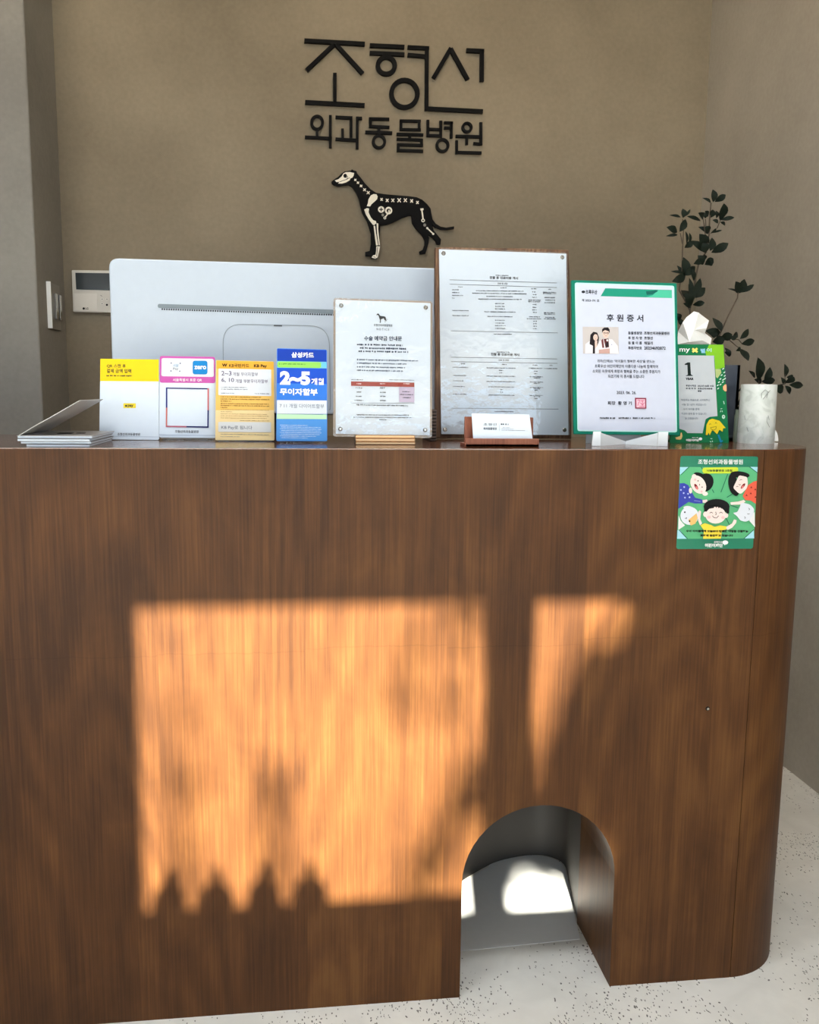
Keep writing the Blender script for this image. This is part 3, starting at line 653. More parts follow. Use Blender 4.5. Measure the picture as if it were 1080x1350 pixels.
S.rect(590, 800, 714, 922, flat(204, 190, 216))
for x0, y, x1 in ((240, 802, 292), (436, 802, 474), (248, 835, 284), (436, 837, 482), (240, 870, 290), (438, 870, 480), (230, 902, 304), (436, 904, 484), (618, 832, 680), (598, 855, 704), (622, 880, 682)): S.fine(x0, y, x1, y + 10, INK)
S.line([(200, 929), (714, 933)], 2.5, INK); S.fine(246, 938, 662, 950, INK); S.slope = .008
for x0, y, x1 in ((248, 1020, 670), (222, 1040, 696), (430, 1060, 490)): S.fine(x0, y, x1, y + 9, INK)
S.done()
a, b = at(469, 586, .105), at(548, 587, .105)
for i, (dy, z0, z1) in enumerate(((0, 0, .0055), (.005, .0055, .0115), (.009, .0115, .0175))):
    m = MB(); m.box((a.x, .105 + dy, H + z0), (b.x, .150, H + z1), BRASS); m.build('base_bar', t, bevel=.0012)

# ------------------------------------------------------------------ big price board
t = thing('price_board', 'large white price list on a dark rustic wooden board, tallest panel on the counter', 'notice board', (at(665, 578, .31).x, .31, H))
S = Sign(t, 4.82, 565, 320, .30, 5, slope=.026)
bq = [(44, 30), (160, 26), (340, 34), (520, 32), (700, 38), (893, 44), (899, 260), (904, 500), (902, 760), (908, 1000), (911, 1246), (700, 1242), (480, 1246), (240, 1240), (48, 1240), (44, 1000), (48, 700), (42, 400)]
S.slab(bq, .018, BARK, 'wooden_board', bevel=.002)
S.slab([(66, 44), (873, 72), (887, 1222), (80, 1216)], .003, PAPER, 'paper', r=3, k=.0035)
S.slab([(64, 40), (876, 68), (890, 1226), (78, 1220)], .002, ACRYL, 'acrylic_sheet', r=3, k=.0075)
for x, y in ((94, 70), (847, 95), (104, 1188), (862, 1190)): screw(S, x, y, .0055)
S.k = .0038
TX = flat(44, 50, 66)
def table(y0, sh):
    S.fine(424 + sh, y0 - 26, 506 + sh, y0 - 19, TX); S.text('진찰 등 진료비용 게시', 386 + sh, y0 - 17, 566 + sh, y0, flat(24, 28, 40), .03)
table(232, 0); table(718, 8)
for x0, y, x1, y2 in ((133, 238, 812, 258), (134, 266, 812, 287), (140, 562, 818, 575), (140, 729, 815, 740), (142, 757, 817, 768), (144, 1052, 823, 1058)): S.line([(x0, y), (x1, y2)], 2.6, TX)
S.slope = .012
S.text('진료 및 상담', 436, 256, 500, 268, TX, .02); S.text('진료 및 상담', 442, 742, 508, 753, TX, .02)
rows1 = [(188, 280, 214), (456, 286, 492), (650, 292, 684), (758, 295, 776), (148, 298, 190), (300, 304, 600), (656, 312, 680), (724, 314, 806), (148, 316, 192), (276, 320, 620), (660, 329, 682), (724, 322, 808), (148, 334, 218), (366, 340, 534), (656, 346, 684), (734, 348, 800), (148, 351, 165), (314, 357, 588), (632, 364, 710), (738, 364, 800), (632, 374, 710), (734, 380, 800), (420, 386, 482), (658, 392, 682), (422, 404, 480), (658, 410, 682), (420, 420, 482), (656, 426, 684), (150, 430, 252), (352, 438, 550), (660, 442, 684), (730, 444, 798), (730, 453, 800), (150, 462, 254), (372, 468, 530), (636, 470, 704), (622, 482, 710), (738, 474, 796), (730, 483, 804), (420, 492, 484), (662, 498, 684), (422, 510, 480), (662, 514, 684), (420, 526, 486), (662, 530, 684), (420, 544, 484), (660, 546, 684), (412, 580, 526)]
rows2 = [(204, 768, 230), (464, 772, 496), (658, 776, 690), (766, 778, 782), (152, 790, 252), (366, 794, 548), (634, 796, 716), (732, 798, 812), (444, 810, 472), (666, 816, 688), (446, 826, 470), (668, 830, 688), (154, 842, 240), (366, 846, 548), (640, 850, 722), (664, 858, 704), (154, 876, 220), (364, 880, 552), (640, 884, 722), (664, 892, 704), (154, 912, 228), (378, 914, 538), (640, 918, 722), (664, 926, 704), (454, 932, 466), (668, 936, 690), (452, 948, 468), (154, 960, 238), (378, 966, 542), (640, 968, 722), (664, 976, 704), (668, 988, 690), (416, 1070, 534)]
for x0, y, x1 in rows1 + rows2: S.fine(x0, y, x1, y + 7, TX)
S.done()
# comb-bound booklet between the two boards
t = thing('spiral_notebook', 'dark spiral-bound notebook edge between the acrylic notice and the wooden board', 'notebook', (at(573, 577, .22).x, .22, H))
a, b = at(568, 545, .22), at(576, 545, .22)
m = MB(); m.box((a.x, .22, H + .001), (b.x, .34, at(570, 540, .22).z), flat(92, 74, 66, 0.6, name='brown_cover')); m.build('cover', t, bevel=.001)
zt = at(570, 543, .22).z; n_ = 9
for i in range(n_):
    z = H + .006 + (zt - H - .006) * i / (n_ - 1); x = (a.x + b.x) / 2
    m = MB(); m.tube([(x + .0045 * math.cos(q), .219 + .004 * math.sin(q), z) for q in [2 * math.pi * k / 10 for k in range(11)]], .0009, BLACK, 5); m.build('ring', t, weld=False)

# ------------------------------------------------------------------ business cards in a wooden holder
t = thing('card_holder', 'reddish wooden business card holder in front of the price board', 'card holder', (at(662, 589, .07).x, .08, H))
S = Sign(t, 5.4, 600, 530, .085, 8)
S.slab([(70, 103), (558, 109), (556, 322), (66, 318)], .006, HOLDER, 'back_rest', bevel=.001)
a, b = at(612, 590, .055), at(709.5, 590, .055)
m = MB(); m.box((a.x, .048, H), (b.x, .098, H + .006), HOLDER); m.build('tray', t, bevel=.001)
m = MB(); m.box((a.x + .001, .048, H), (b.x, .053, H + .0155), HOLDER); m.build('front_lip', t, bevel=.001)
for i in range(3):
    t = thing('business_card', 'white business card with small print, front of the wooden holder' if i == 0 else ['', 'white business card in the middle of the three in the wooden holder', 'rearmost white business card in the wooden holder'][i], 'business card', (at(662, 578, .065).x, .068 + .002 * i, H + .006), 'business cards in the wooden holder')
    S = Sign(t, 5.4, 600, 530, .066 + .002 * i, 10)
    S.slab([(118, 82 - i), (530, 90 - i), (553, 270), (130, 270)], .0006, PAPER, 'card_sheet')
    if i == 0:
        S.slope = .01
        S.text('조형선', 202, 150, 296, 168, INK, 0); S.text('외과동물병원', 202, 180, 296, 198, INK, .02); S.line([(314, 152), (316, 206)], 1.2, GREY)
        S.fine(326, 152, 380, 165, INK); S.fine(340, 180, 392, 184, GREY); S.fine(332, 189, 416, 193, GREY); S.fine(332, 199, 496, 204, GREY)
    S.done()

# ------------------------------------------------------------------ sponsorship certificate and its foot
t = thing('certificate', 'white sponsorship certificate with a green border and a photo of a couple', 'certificate', (at(825, 573, .13).x, .16, H + .015))
S = Sign(t, 5.625, 745, 360, .155, 9, slope=.028, lean=.015)
GR = flat(0, 124, 100); LG = flat(78, 196, 160)
S.slab([(47, 51), (829, 75), (851, 1202), (65, 1194)], .005, GR, 'green_frame', r=8, bevel=.0008)
S.poly(rounded([(72, 70), (810, 94), (832, 1182), (92, 1172)], 18), flat(186, 240, 232)); S.poly(rounded([(80, 80), (802, 102), (824, 1174), (98, 1165)], 18), flat(210, 216, 234))
S.poly([(299, 113), (792, 126), (793, 186), (264, 172)], flat(30, 150, 124)); S.poly([(690, 126), (792, 129), (793, 186), (600, 178), (650, 165)], LG); S.poly([(600, 136), (680, 128), (690, 134), (650, 158), (606, 162)], flat(10, 96, 86))
S.text('초록우산', 152, 124, 238, 156, INK, .03); S.ell(136, 140, 14, 10, INK); S.text('제 2023-191 호', 124, 192, 254, 212, INK, .02)
S.slope = 0.018
S.text('후 원 증 서', 308, 305, 580, 358, INK, .02)
PH = flat(206, 198, 196); S.slope = .01
S.rect(130, 398, 396, 598, PH); SK = flat(234, 204, 190); HR = flat(34, 26, 30); CT = flat(232, 228, 232)
S.poly([(148, 597), (150, 528), (180, 505), (240, 505), (262, 560), (262, 597)], CT); S.poly([(182, 528), (188, 458), (210, 436), (238, 442), (252, 478), (246, 518), (230, 560), (225, 597), (205, 597), (206, 540)], HR)
S.ell(226, 478, 17, 24, SK); S.poly([(220, 505), (240, 500), (236, 545), (222, 560)], SK); S.poly([(222, 560), (240, 540), (236, 597), (222, 597)], CT)
S.poly([(246, 597), (250, 510), (284, 488), (350, 492), (390, 540), (398, 600)], CT); S.poly([(286, 490), (322, 486), (326, 550), (300, 556)], flat(96, 44, 48)); S.poly([(282, 486), (290, 555), (276, 555), (268, 500)], flat(120, 60, 62))
S.ell(302, 448, 25, 36, SK); S.poly([(274, 446), (274, 418), (290, 405), (318, 404), (330, 420), (330, 448), (322, 432), (296, 424), (282, 432)], HR)
S.line([(282, 444), (324, 446)], 3, HR); S.ring(292, 446, 6, 8, HR); S.ring(315, 447, 6, 8, HR); S.ell(220, 474, 2.5, 2, HR); S.ell(234, 475, 2.5, 2, HR); S.line([(218, 490), (232, 489)], 2.5, flat(180, 60, 60)); S.line([(294, 467), (312, 467)], 2.5, flat(180, 90, 90))
S.poly([(310, 510), (322, 520), (320, 545), (304, 550), (300, 528)], HR); S.ell(312, 500, 7, 8, flat(240, 236, 232)); S.ell(345, 532, 3, 3, flat(90, 120, 190)); S.poly([(250, 570), (330, 560), (330, 597), (250, 597)], flat(206, 166, 156))
for i, (tt, x1) in enumerate((('동물병원명', 568), ('후 원 자 명', 568), ('동 물 이 름', 568), ('후원자번호', 568))): S.text(tt, 466, 434 + i * 37, x1, 457 + i * 37, INK, .02)
for i, (tt, x1) in enumerate((('조형선외과동물병원', 772), ('조형선', 648), ('해밀리', 648), ('20234692872', 744))): S.text(tt, 584, 435 + i * 37, x1, 458 + i * 37, INK, .02)
for tt, x0, y, x1 in (('귀하(단체)는 \'아이들의 행복한 세상\'을 만드는', 236, 642, 664), ('초록우산 어린이재단의 아름다운 나눔에 함께하여', 218, 678, 686), ('소외된 이웃에게 희망과 행복을 주는 소중한 후원자가', 202, 716, 704), ('되셨기에 이 증서를 드립니다', 316, 754, 585)): S.text(tt, x0, y, x1, y + 25, INK, .01)
S.text('2023. 06. 26.', 380, 876, 526, 898, INK, .01); S.text('회장  황 영 기', 314, 951, 492, 978, INK, .02)
S.rect(516, 926, 600, 1006, flat(150, 60, 84)); S.rect(526, 936, 591, 997, flat(240, 190, 206))
for q in ([(534, 944), (552, 944), (546, 960), (536, 985)], [(556, 950), (586, 946)], [(556, 962), (572, 980), (586, 962)], [(548, 990), (588, 988)], [(572, 944), (570, 990)]): S.line(q, 4, flat(206, 90, 130))
for x0, x1 in ((256, 376), (394, 484), (500, 664)): S.fine(x0, 1070, x1, 1082, INK)
S.done()
t = thing('easel_stand', 'white acrylic easel foot splayed under the green-bordered certificate', 'stand', (at(830, 586, .14).x, .14, H))
AW = flat(226, 232, 236, 0.2, name='white_acrylic')
def plate(pts, nm, mat=AW, th=.003, off=None):
    m = MB(); m.prism(pts, off or (0, th, 0), mat); m.build(nm, t, bevel=.0006)
fl0, fl1 = at(780.5, 588, .085), at(792, 588, .085); fr0, fr1 = at(867.5, 588, .085), at(880.5, 588, .085)
zc = at(786, 569, .085).z
plate([(fl0.x, .085, H), (fl1.x, .085, H), (fl1.x, .085, zc), (fl0.x + .002, .085, zc)], 'foot_lip'); plate([(fr0.x, .085, H), (fr1.x, .085, H), (fr1.x, .085, zc), (fr0.x, .085, zc)], 'foot_lip')
cx = at(818, 583, .17).x; GA = flat(176, 186, 192, 0.15, name='frosted_acrylic')
for f_ in (fl1.x, fr0.x):
    m = MB(); m.prism([(f_, .088, H + .0001), (cx, .142, H + .0001), (cx, .142, H + .006), (f_, .088, zc - .002)], (.0005, .003, 0), AW); m.build('wing', t)
plate([(fl1.x, .172, H), (fr0.x, .172, H), (fr0.x, .172, zc + .002), (fl1.x, .172, zc + .002)], 'rear_panel', GA)

# ------------------------------------------------------------------ green one-year card
t = thing('anniversary_card', 'dark green card with a light green corner and a big numeral 1', 'counter card', (at(930, 587, .22).x, .23, H))
S = Sign(t, 9.6375, 890, 450, .20, 7, slope=.006)
DG = flat(16, 120, 72)
S.slab([(-60, 36), (618, 40), (690, 1328), (-60, 1316)], .004, DG, 'card_panel', bevel=.0006)
LIME = flat(132, 196, 40)
S.poly([(434, 42), (616, 44), (632, 330), (610, 336), (560, 352), (512, 350), (500, 190), (398, 180), (385, 140)], LIME)
S.poly([(512, 352), (580, 354), (590, 400), (540, 470), (518, 450)], flat(180, 196, 130))
S.poly([(-20, 178), (495, 182), (540, 950), (440, 960), (390, 990), (350, 1168), (160, 1166), (120, 1130), (60, 1112), (-20, 1110)], flat(196, 202, 208))
S.text('my', 55, 90, 190, 150, W_, .02); S.line([(220, 92), (286, 138)], 26, flat(240, 226, 120)); S.line([(284, 90), (222, 136)], 26, flat(240, 226, 120)); S.text('별', 324, 92, 384, 150, flat(150, 206, 240), .04); S.text('이', 400, 88, 462, 136, flat(190, 226, 230), .02)
S.poly([(122, 288), (160, 268), (192, 268), (202, 420), (232, 440), (132, 440), (162, 424), (156, 300), (124, 300)], flat(22, 36, 32))
S.text('YEAR', 132, 462, 236, 492, INK, .05); S.text('후원시작일', 136, 552, 264, 576, INK, .02); S.text('2023년 06월 16일', 286, 554, 490, 578, INK, .02); S.text('후 원 처 명', 136, 588, 262, 610, INK, .02); S.text('조형선외과동물', 286, 590, 474, 612, INK, .02); S.text('병원', 288, 622, 334, 644, INK, .03)
for tt, x0, y, x1 in (('따뜻하는 마음으로 시작해주신', 78, 732, 440), ('나눔 및 1년이 되었습니다', 86, 790, 396), ('우리 아이들 곁에', 104, 848, 306), ('지금의 함께 할 수 있습니다', 80, 906, 396), ('늘 고맙습니다', 124, 964, 290)): S.text(tt, x0, y, x1, y + 28, GREY, .005)
rnd = random.Random(4)
for x, y in ((610, 350), (624, 396), (630, 440), (590, 430), (574, 480), (610, 490), (556, 520), (540, 560), (575, 550), (545, 600), (605, 520), (632, 475)): S.line([(x - 10, y + 8), (x + 10, y - 8)], 12, flat(214, 236, 224))
S.poly([(606, 576), (630, 550), (650, 548), (654, 634), (630, 636), (608, 612)], flat(240, 176, 130))
for q in ([(574, 860), (596, 856)], [(582, 878), (572, 900)], [(596, 882), (598, 900)], [(612, 760), (622, 800)], [(446, 1236), (470, 1240)], [(440, 1268), (456, 1284)], [(468, 1262), (474, 1280)]): S.line(q, 9, flat(190, 230, 206))
S.ell(612, 960, 20, 26, flat(206, 232, 214)); S.ell(612, 958, 7, 9, DG)
YE = flat(244, 216, 40)
S.poly([(386, 1190), (396, 1060), (430, 1000), (470, 984), (560, 1010), (640, 1104), (606, 1106), (600, 1150), (560, 1124), (530, 1180), (490, 1140), (466, 1130), (436, 1196), (424, 1160), (408, 1192)], YE)
for q in ([(430, 1062), (440, 1046), (454, 1058)], [(504, 1046), (514, 1030), (528, 1046)], [(446, 1096), (520, 1084), (514, 1116), (484, 1130), (456, 1118), (446, 1096)]): S.line(q, 5, flat(90, 80, 20))
S.poly([(534, 1188), (556, 1186), (586, 1262), (600, 1254), (604, 1270), (580, 1290), (566, 1280)], flat(20, 140, 180))
S.poly([(0, 1222), (60, 1206), (70, 1160), (80, 1162), (90, 1200), (78, 1240), (60, 1250), (10, 1246)], flat(236, 200, 130))
S.text('어린이재단', 136, 1240, 300, 1272, W_, .05); S.fine(212, 1218, 290, 1228, W_); S.ell(318, 1240, 22, 18, W_); S.done()
foot_part(S, 60, 640, 1316, .06, DG)

# ------------------------------------------------------------------ sticker on the front
t = thing('sticker', 'green cartoon sticker of three laughing children on the counter front', 'sticker', at(945, 724, 0))
S = Sign(t, 8.3077, 880, 590, -.0006, 0, slope=.004, z=0)
S.slab([(145, 92), (995, 98), (938, 1108), (98, 1112)], .0006, flat(20, 116, 88, 0.35, name='sticker_green'), 'vinyl_sheet', r=28)
S.poly([(138, 214), (988, 212), (948, 994), (106, 1000)], flat(96, 186, 130))
SKY = flat(168, 222, 236); DGR = flat(20, 100, 78)
for q in ([(138, 214), (236, 213), (148, 298), (134, 290)], [(900, 212), (988, 212), (984, 276), (930, 236)], [(110, 905), (140, 905), (216, 998), (106, 1000)], [(838, 996), (945, 900), (950, 994)]): S.poly(q, SKY)
for q in ([(236, 213), (148, 298)], [(900, 212), (984, 276)], [(130, 905), (218, 998)], [(838, 996), (946, 898)], [(660, 290), (585, 490)], [(490, 460), (508, 495)], [(710, 510), (650, 545)], [(370, 214), (385, 240)], [(640, 770), (680, 850)], [(690, 630), (770, 660)]): S.line(q, 8, DGR)
S.text('조형선외과동물병원', 334, 128, 824, 182, W_, .015)
S.poly(rounded([(380, 220), (776, 214), (770, 282), (384, 284)], 30), flat(206, 224, 60)); S.text('나눔동물병원 3호점', 430, 238, 708, 264, INK, .03)
BLU = flat(58, 70, 170); REDD = flat(232, 98, 74); SKN = flat(250, 226, 220); BK = flat(14, 16, 18)
S.poly([(132, 392), (180, 388), (228, 412), (262, 480), (300, 548), (380, 570), (385, 612), (300, 612), (230, 595), (180, 628), (118, 672)], BLU)
for x, y in ((182, 432), (146, 464), (176, 498), (224, 506), (190, 548), (240, 544)): S.ell(x, y, 9, 9, flat(190, 200, 240))
S.line([(290, 580), (360, 590)], 6, flat(150, 160, 220))
S.poly([(382, 575), (430, 568), (440, 590), (410, 608), (384, 600)], SKN)
S.ell(415, 382, 86, 102, BK, 20); S.ell(345, 300, 60, 26, BK, 15); S.ell(290, 320, 26, 30, SKN); S.ell(410, 505, 30, 22, SKN); S.ell(250, 470, 18, 32, SKN)
S.ell(335, 405, 78, 108, SKN, -32); S.ell(312, 428, 15, 36, flat(120, 20, 24), -30); S.ell(318, 440, 9, 20, flat(240, 130, 130), -30)
for x, y in ((332, 364), (376, 432)): S.ell(x, y, 7, 7, BK)
S.line([(346, 396), (352, 408), (342, 414)], 5, BK); S.ell(300, 350, 12, 12, flat(250, 190, 190)); S.ell(370, 480, 12, 12, flat(250, 190, 190))
S.poly([(975, 364), (940, 372), (880, 410), (850, 470), (820, 530), (850, 575), (910, 580), (964, 616)], REDD)
for x, y in ((914, 434), (958, 456), (862, 520), (908, 500), (960, 540)): S.poly([(x - 12, y + 8), (x + 12, y + 10), (x, y - 12)], flat(120, 26, 20))
S.ell(790, 296, 106, 36, BK, 6); S.ell(715, 400, 52, 118, BK, -8); S.ell(742, 490, 34, 40, BK, -20)
S.poly(rounded([(780, 302), (868, 322), (876, 400), (862, 450), (800, 506), (770, 496), (714, 440)], 20), SKN)
S.ell(822, 420, 14, 36, flat(120, 20, 24), 38); S.ell(818, 428, 8, 18, flat(240, 130, 130), 38)
for q in ([(786, 360), (796, 348), (812, 352)], [(748, 432), (756, 422), (770, 428)], [(776, 398), (786, 412), (796, 402)]): S.line(q, 5, BK)
S.poly([(684, 598), (770, 590), (830, 572), (850, 590), (800, 622), (690, 626)], SKN)
CATW = flat(226, 230, 240)
S.poly(rounded([(706, 712), (760, 706), (790, 640), (800, 600), (840, 606), (900, 622), (945, 670), (935, 740), (900, 790), (850, 812), (790, 796), (756, 748)], 22), CATW)
for q in ([(880, 660), (895, 672), (885, 684)], [(868, 722), (880, 728), (894, 722)], [(836, 756), (848, 764), (840, 778)]): S.line(q, 5, BK)
S.poly([(890, 800), (948, 700), (952, 870)], flat(236, 236, 236))
S.ell(236, 745, 100, 100, CATW); S.ell(215, 655, 46, 18, CATW); S.poly([(222, 790), (312, 718), (326, 770), (300, 830), (250, 852)], flat(244, 196, 120)); S.ell(184, 706, 9, 9, BK); S.ell(236, 804, 9, 9, BK); S.line([(186, 776), (204, 764), (200, 782)], 5, BK)
S.poly([(116, 740), (140, 800), (186, 850), (112, 900)], flat(236, 236, 236))
S.poly([(330, 700), (345, 684), (362, 700), (352, 780), (372, 826), (350, 850), (330, 800)], SKN); S.poly([(630, 868), (700, 830), (722, 784), (750, 794), (744, 824), (700, 876), (650, 900)], SKN)
S.poly([(356, 850), (400, 826), (470, 846), (510, 866), (570, 850), (640, 862), (636, 892), (590, 904), (578, 994), (384, 996), (392, 902)], flat(250, 220, 70))
S.ell(532, 645, 142, 84, BK); S.poly([(394, 640), (672, 640), (668, 720), (640, 720), (630, 680), (430, 680), (420, 700), (396, 698)], BK)
S.ell(408, 728, 24, 30, SKN); S.ell(634, 742, 24, 26, SKN); S.ell(520, 738, 112, 92, SKN)
S.poly([(404, 690), (430, 640), (620, 640), (646, 700), (630, 700), (604, 668), (596, 650), (580, 672), (574, 646), (552, 664), (540, 634), (526, 662), (508, 628), (500, 660), (450, 668), (420, 700)], BK)
for q in ([(455, 716), (470, 704), (488, 716)], [(560, 716), (578, 704), (596, 716)], [(484, 744), (500, 764), (530, 770), (552, 744)], [(520, 700), (526, 730), (516, 736)]): S.line(q, 6, BK)
S.ell(446, 760, 20, 16, flat(250, 196, 196)); S.ell(600, 764, 20, 16, flat(250, 196, 196))
S.text('우리 아이들에게 오늘보다 행복한 내일을 선물하는', 196, 898, 876, 924, BK, .05); S.text('조화에 동참하고 있습니다', 350, 946, 710, 972, BK, .05)
S.text('어린이재단', 402, 1046, 596, 1088, W_, .04); S.text('초록우산', 500, 1022, 590, 1040, W_, .02); S.ell(624, 1036, 32, 22, W_); S.line([(624, 1040), (616, 1066)], 6, W_)
S.done()

# ------------------------------------------------------------------ magazines on the left
MGZ_GAP = flat(74, 74, 78, 0.4, name='magazine_edge'); MCOV = flat(150, 146, 146, 0.3, name='grey_cover')  # dark cover colour stands in for the shaded gaps between magazines
lb = ['thin magazine at the bottom of the stack on the left of the counter', 'thin magazine second from the bottom of the left stack', 'thin magazine second from the top of the left stack', 'open magazine with lifted cover on top of the left stack']
a = at(24, 588, .03); b = at(121, 590, .03); zz = H + .0006
for i in range(4):
    hh = .0046; x0 = a.x + [.016, .006, .002, 0][i]; x1 = b.x + [-.002, .0, -.001, .001][i]; y0_ = .022 + .004 * [0, 1, 0, 2][i]
    t = thing('magazine', lb[i], 'magazine', ((x0 + x1) / 2, .12, zz), 'magazines stacked on the counter')
    def sag(x): return .0016 * (1 - min(1, (x - x0) / .05)) * (1 if i < 2 else .3)
    m = MB(); N_ = 8
    pr = [(x0 + (x1 - x0) * k / N_, z) for k, z in [(k, zz + sag(x0 + (x1 - x0) * k / N_) * 0) for k in range(N_ + 1)]] + [(x0 + (x1 - x0) * k / N_, zz + hh * .72) for k in range(N_, -1, -1)]
    m.prism([(x, y0_, z) for x, z in pr], (0, .175, 0), PAPER); m.build('pages', t)
    m = MB(); m.box((x0 - .001, y0_ - .001, zz + hh * .72), (x1 + .001, y0_ + .177, zz + hh * .9), MCOV if i == 3 else MGZ_GAP); m.build('cover', t)
    zz += hh
# lifted cover of the top magazine
P = [at(25, 573, .03), at(45, 561.5, .03), at(65, 550.5, .03), at(85, 539, .03), at(98, 531.5, .03), at(105, 527.5, .03)]
m = MB(); pts = [Vector((p.x, .03, p.z)) for p in P]; pts[0].z = zz
for y0_, y1_ in ((.03, .205),):
    pr = [(p.x, y0_, p.z) for p in pts] + [(p.x, y0_, p.z - .0012) for p in reversed(pts)]
    m.prism(pr, (0, y1_ - y0_, 0), flat(186, 184, 180, 0.4, name='page_grey'))
m.build('lifted_cover', t, 'glossy cover page curling upward', weld=False)
m = MB(); q0 = at(85, 573, .1)
m.box((q0.x - .01, .09, zz), (q0.x + .014, .11, zz + .0006), BLACK); m.box((q0.x + .02, .10, zz), (q0.x + .034, .112, zz + .0006), BLACK); m.build('cover_print', t)

# ------------------------------------------------------------------ right-hand group: tissue, vase, pot, plants
t = thing('tissue_box', 'tissue box hidden behind the green card with one white tissue standing up', 'tissue box', (at(915, 575, .30).x, .31, H))
a, b = at(896, 580, .27), at(940, 580, .27); zt = at(915, 456, .27).z
m = MB(); m.box((a.x, .275, H), (b.x, .375, zt), flat(216, 214, 208, 0.5, name='box_card')); m.build('box', t, bevel=.003)
TS = flat(240, 240, 238, 0.8, name='tissue_white')
m = MB(); Yt = .32
def tq(x, y, dy): p = at(870 + x / 5.143, 400 + y / 5.143, Yt + dy); return p
ol = [(118, 280, 0), (124, 190, .012), (156, 128, -.01), (180, 95, .006), (232, 54, .0), (262, 62, -.008), (334, 116, .012), (318, 168, -.004), (306, 200, .006), (352, 236, .014), (345, 280, .0)]
ctr = [tq(232, 180, -.022), tq(200, 260, -.028), tq(290, 250, -.016)]
V = [tq(*p) for p in ol] + ctr; c0, c1, c2 = 11, 12, 13
m.raw(V, [(0, 1, c1), (1, 2, c1), (2, 3, c1), (3, 4, c1), (4, c0, c1), (4, 5, c0), (5, 6, c0), (6, 7, c0), (7, 8, c0), (8, c2, c0), (8, 9, c2), (9, 10, c2), (c0, c2, c1), (c1, c2, 0), (c2, 10, 0)], TS, False)
o = m.build('tissue', t, 'white tissue pulled up from the box'); sm_ = o.modifiers.new('solid', 'SOLIDIFY'); sm_.thickness = .0008

t = thing('slate_vase', 'tall slate-grey square vase behind the green card', 'vase', (at(955, 582, .26).x, .31, H))
a, b = at(944, 585, .27), at(973, 585, .27); zt = at(965, 481, .27).z
SLATE = flat(62, 68, 80, 0.45, name='slate_ceramic')
m = MB(); x0, x1, y0_, y1_ = a.x, b.x, .28, .35
for q in (((x0, y0_, H), (x1, y0_ + .006, zt)), ((x0, y1_ - .006, H), (x1, y1_, zt)), ((x0, y0_, H), (x0 + .006, y1_, zt)), ((x1 - .006, y0_, H), (x1, y1_, zt)), ((x0, y0_, H), (x1, y1_, H + .006))): m.box(q[0], q[1], SLATE)
m.build('vase_wall', t); vx, vy = (x0 + x1) / 2, .315
t = thing('bottle', 'small pale green bottle between the slate vase and the white pot', 'bottle', (at(971, 572, .22).x, .23, H))
a = at(971.5, 560, .24); r_ = (at(975, 560, .24).x - at(968, 560, .24).x) / 2; zt = at(971, 540, .24).z - H
m = MB(); m.lathe((a.x, .24, H), [(0, 0), (r_, 0), (r_, zt * .8), (r_ * .8, zt * .86), (r_ * .8, zt), (0, zt)], flat(120, 128, 112, 0.4, name='pale_green'), 16); m.build('body', t)

def marble():
    m, nt, p, N, LK = new_mat('marbled_white')
    tc = N('ShaderNodeTexCoord'); n = N('ShaderNodeTexNoise'); n.inputs['Scale'].default_value = 26; n.inputs['Detail'].default_value = 7; n.inputs['Distortion'].default_value = 1.6
    LK(tc.outputs['Object'], n.inputs['Vector']); r = ramp(nt, [(0.40, L3(190, 196, 192)), (0.47, L3(204, 210, 206)), (0.60, L3(212, 216, 214))]); LK(n.outputs['Fac'], r.inputs[0])
    LK(r.outputs[0], p.inputs['Base Color']); p.inputs['Roughness'].default_value = 0.45; return m
t = thing('white_pot', 'white marbled cylindrical pot at the right end of the counter', 'pot', (at(998, 582, .2).x, .205, H))
MRB = marble(); cxp = at(998.5, 545, .205).x; rt_ = (at(1021, 508, .205).x - at(978, 508, .205).x) / 2 * .99; rb = (at(1019, 580, .205).x - at(975, 580, .205).x) / 2 * .98; hp = at(998, 506.5, .165).z - H
m = MB(); m.lathe((cxp, .205, H), [(0, 0), (rb, 0), (rb * 1.02, .004), (rt_, hp), (rt_ - .004, hp), (rt_ - .006, hp - .02), (rt_ - .01, .012), (0, .012)], MRB, 36); m.build('pot_body', t)
m = MB(); m.lathe((cxp, .205, H), [(0, hp - .02), (rt_ - .0062, hp - .02), (rt_ - .0062, hp - .021)], flat(50, 42, 34, 0.9, name='soil')); m.build('soil', t)
# pencil-like line drawing on its side
m = MB(); GL = flat(150, 154, 150)
def potp(u, v):
    d = ray(u, v); oc = CAM - Vector((cxp, .205, 0)); r = rb + (rt_ - rb) * .5 + .0012
    A = d.x ** 2 + d.y ** 2; B = 2 * (oc.x * d.x + oc.y * d.y); Q = oc.x ** 2 + oc.y ** 2 - r * r; disc = max(0, B * B - 4 * A * Q)
    return CAM + d * ((-B - math.sqrt(disc)) / (2 * A))
for q in ([(690, 640), (690, 610), (715, 585), (735, 600), (725, 640)], [(700, 650), (740, 600), (750, 590)], [(730, 770), (726, 800), (745, 840)], [(735, 760), (742, 790)], [(575, 760), (580, 790)], [(590, 840), (600, 870)]):
    m.tube([potp(870 + x / 5.143, 400 + y / 5.143) for x, y in q], .0005, GL, 4)
m.build('line_drawing', t, weld=False, kind='stuff')
t = thing('tape_disc', 'small white rounded disc standing behind the white pot', 'disc', (at(1018, 583, .27).x, .27, H))
c = at(1013, 578, .27); m = MB(); rr = at(1026.5, 578, .27).x - c.x; pr = [(c.x + rr * math.cos(math.pi * i / 16), .27, H + .0001 + rr * 1.35 * math.sin(math.pi * i / 16)) for i in range(17)]
m.prism(pr, (0, .02, 0), WHITE, True); m.build('disc_body', t)

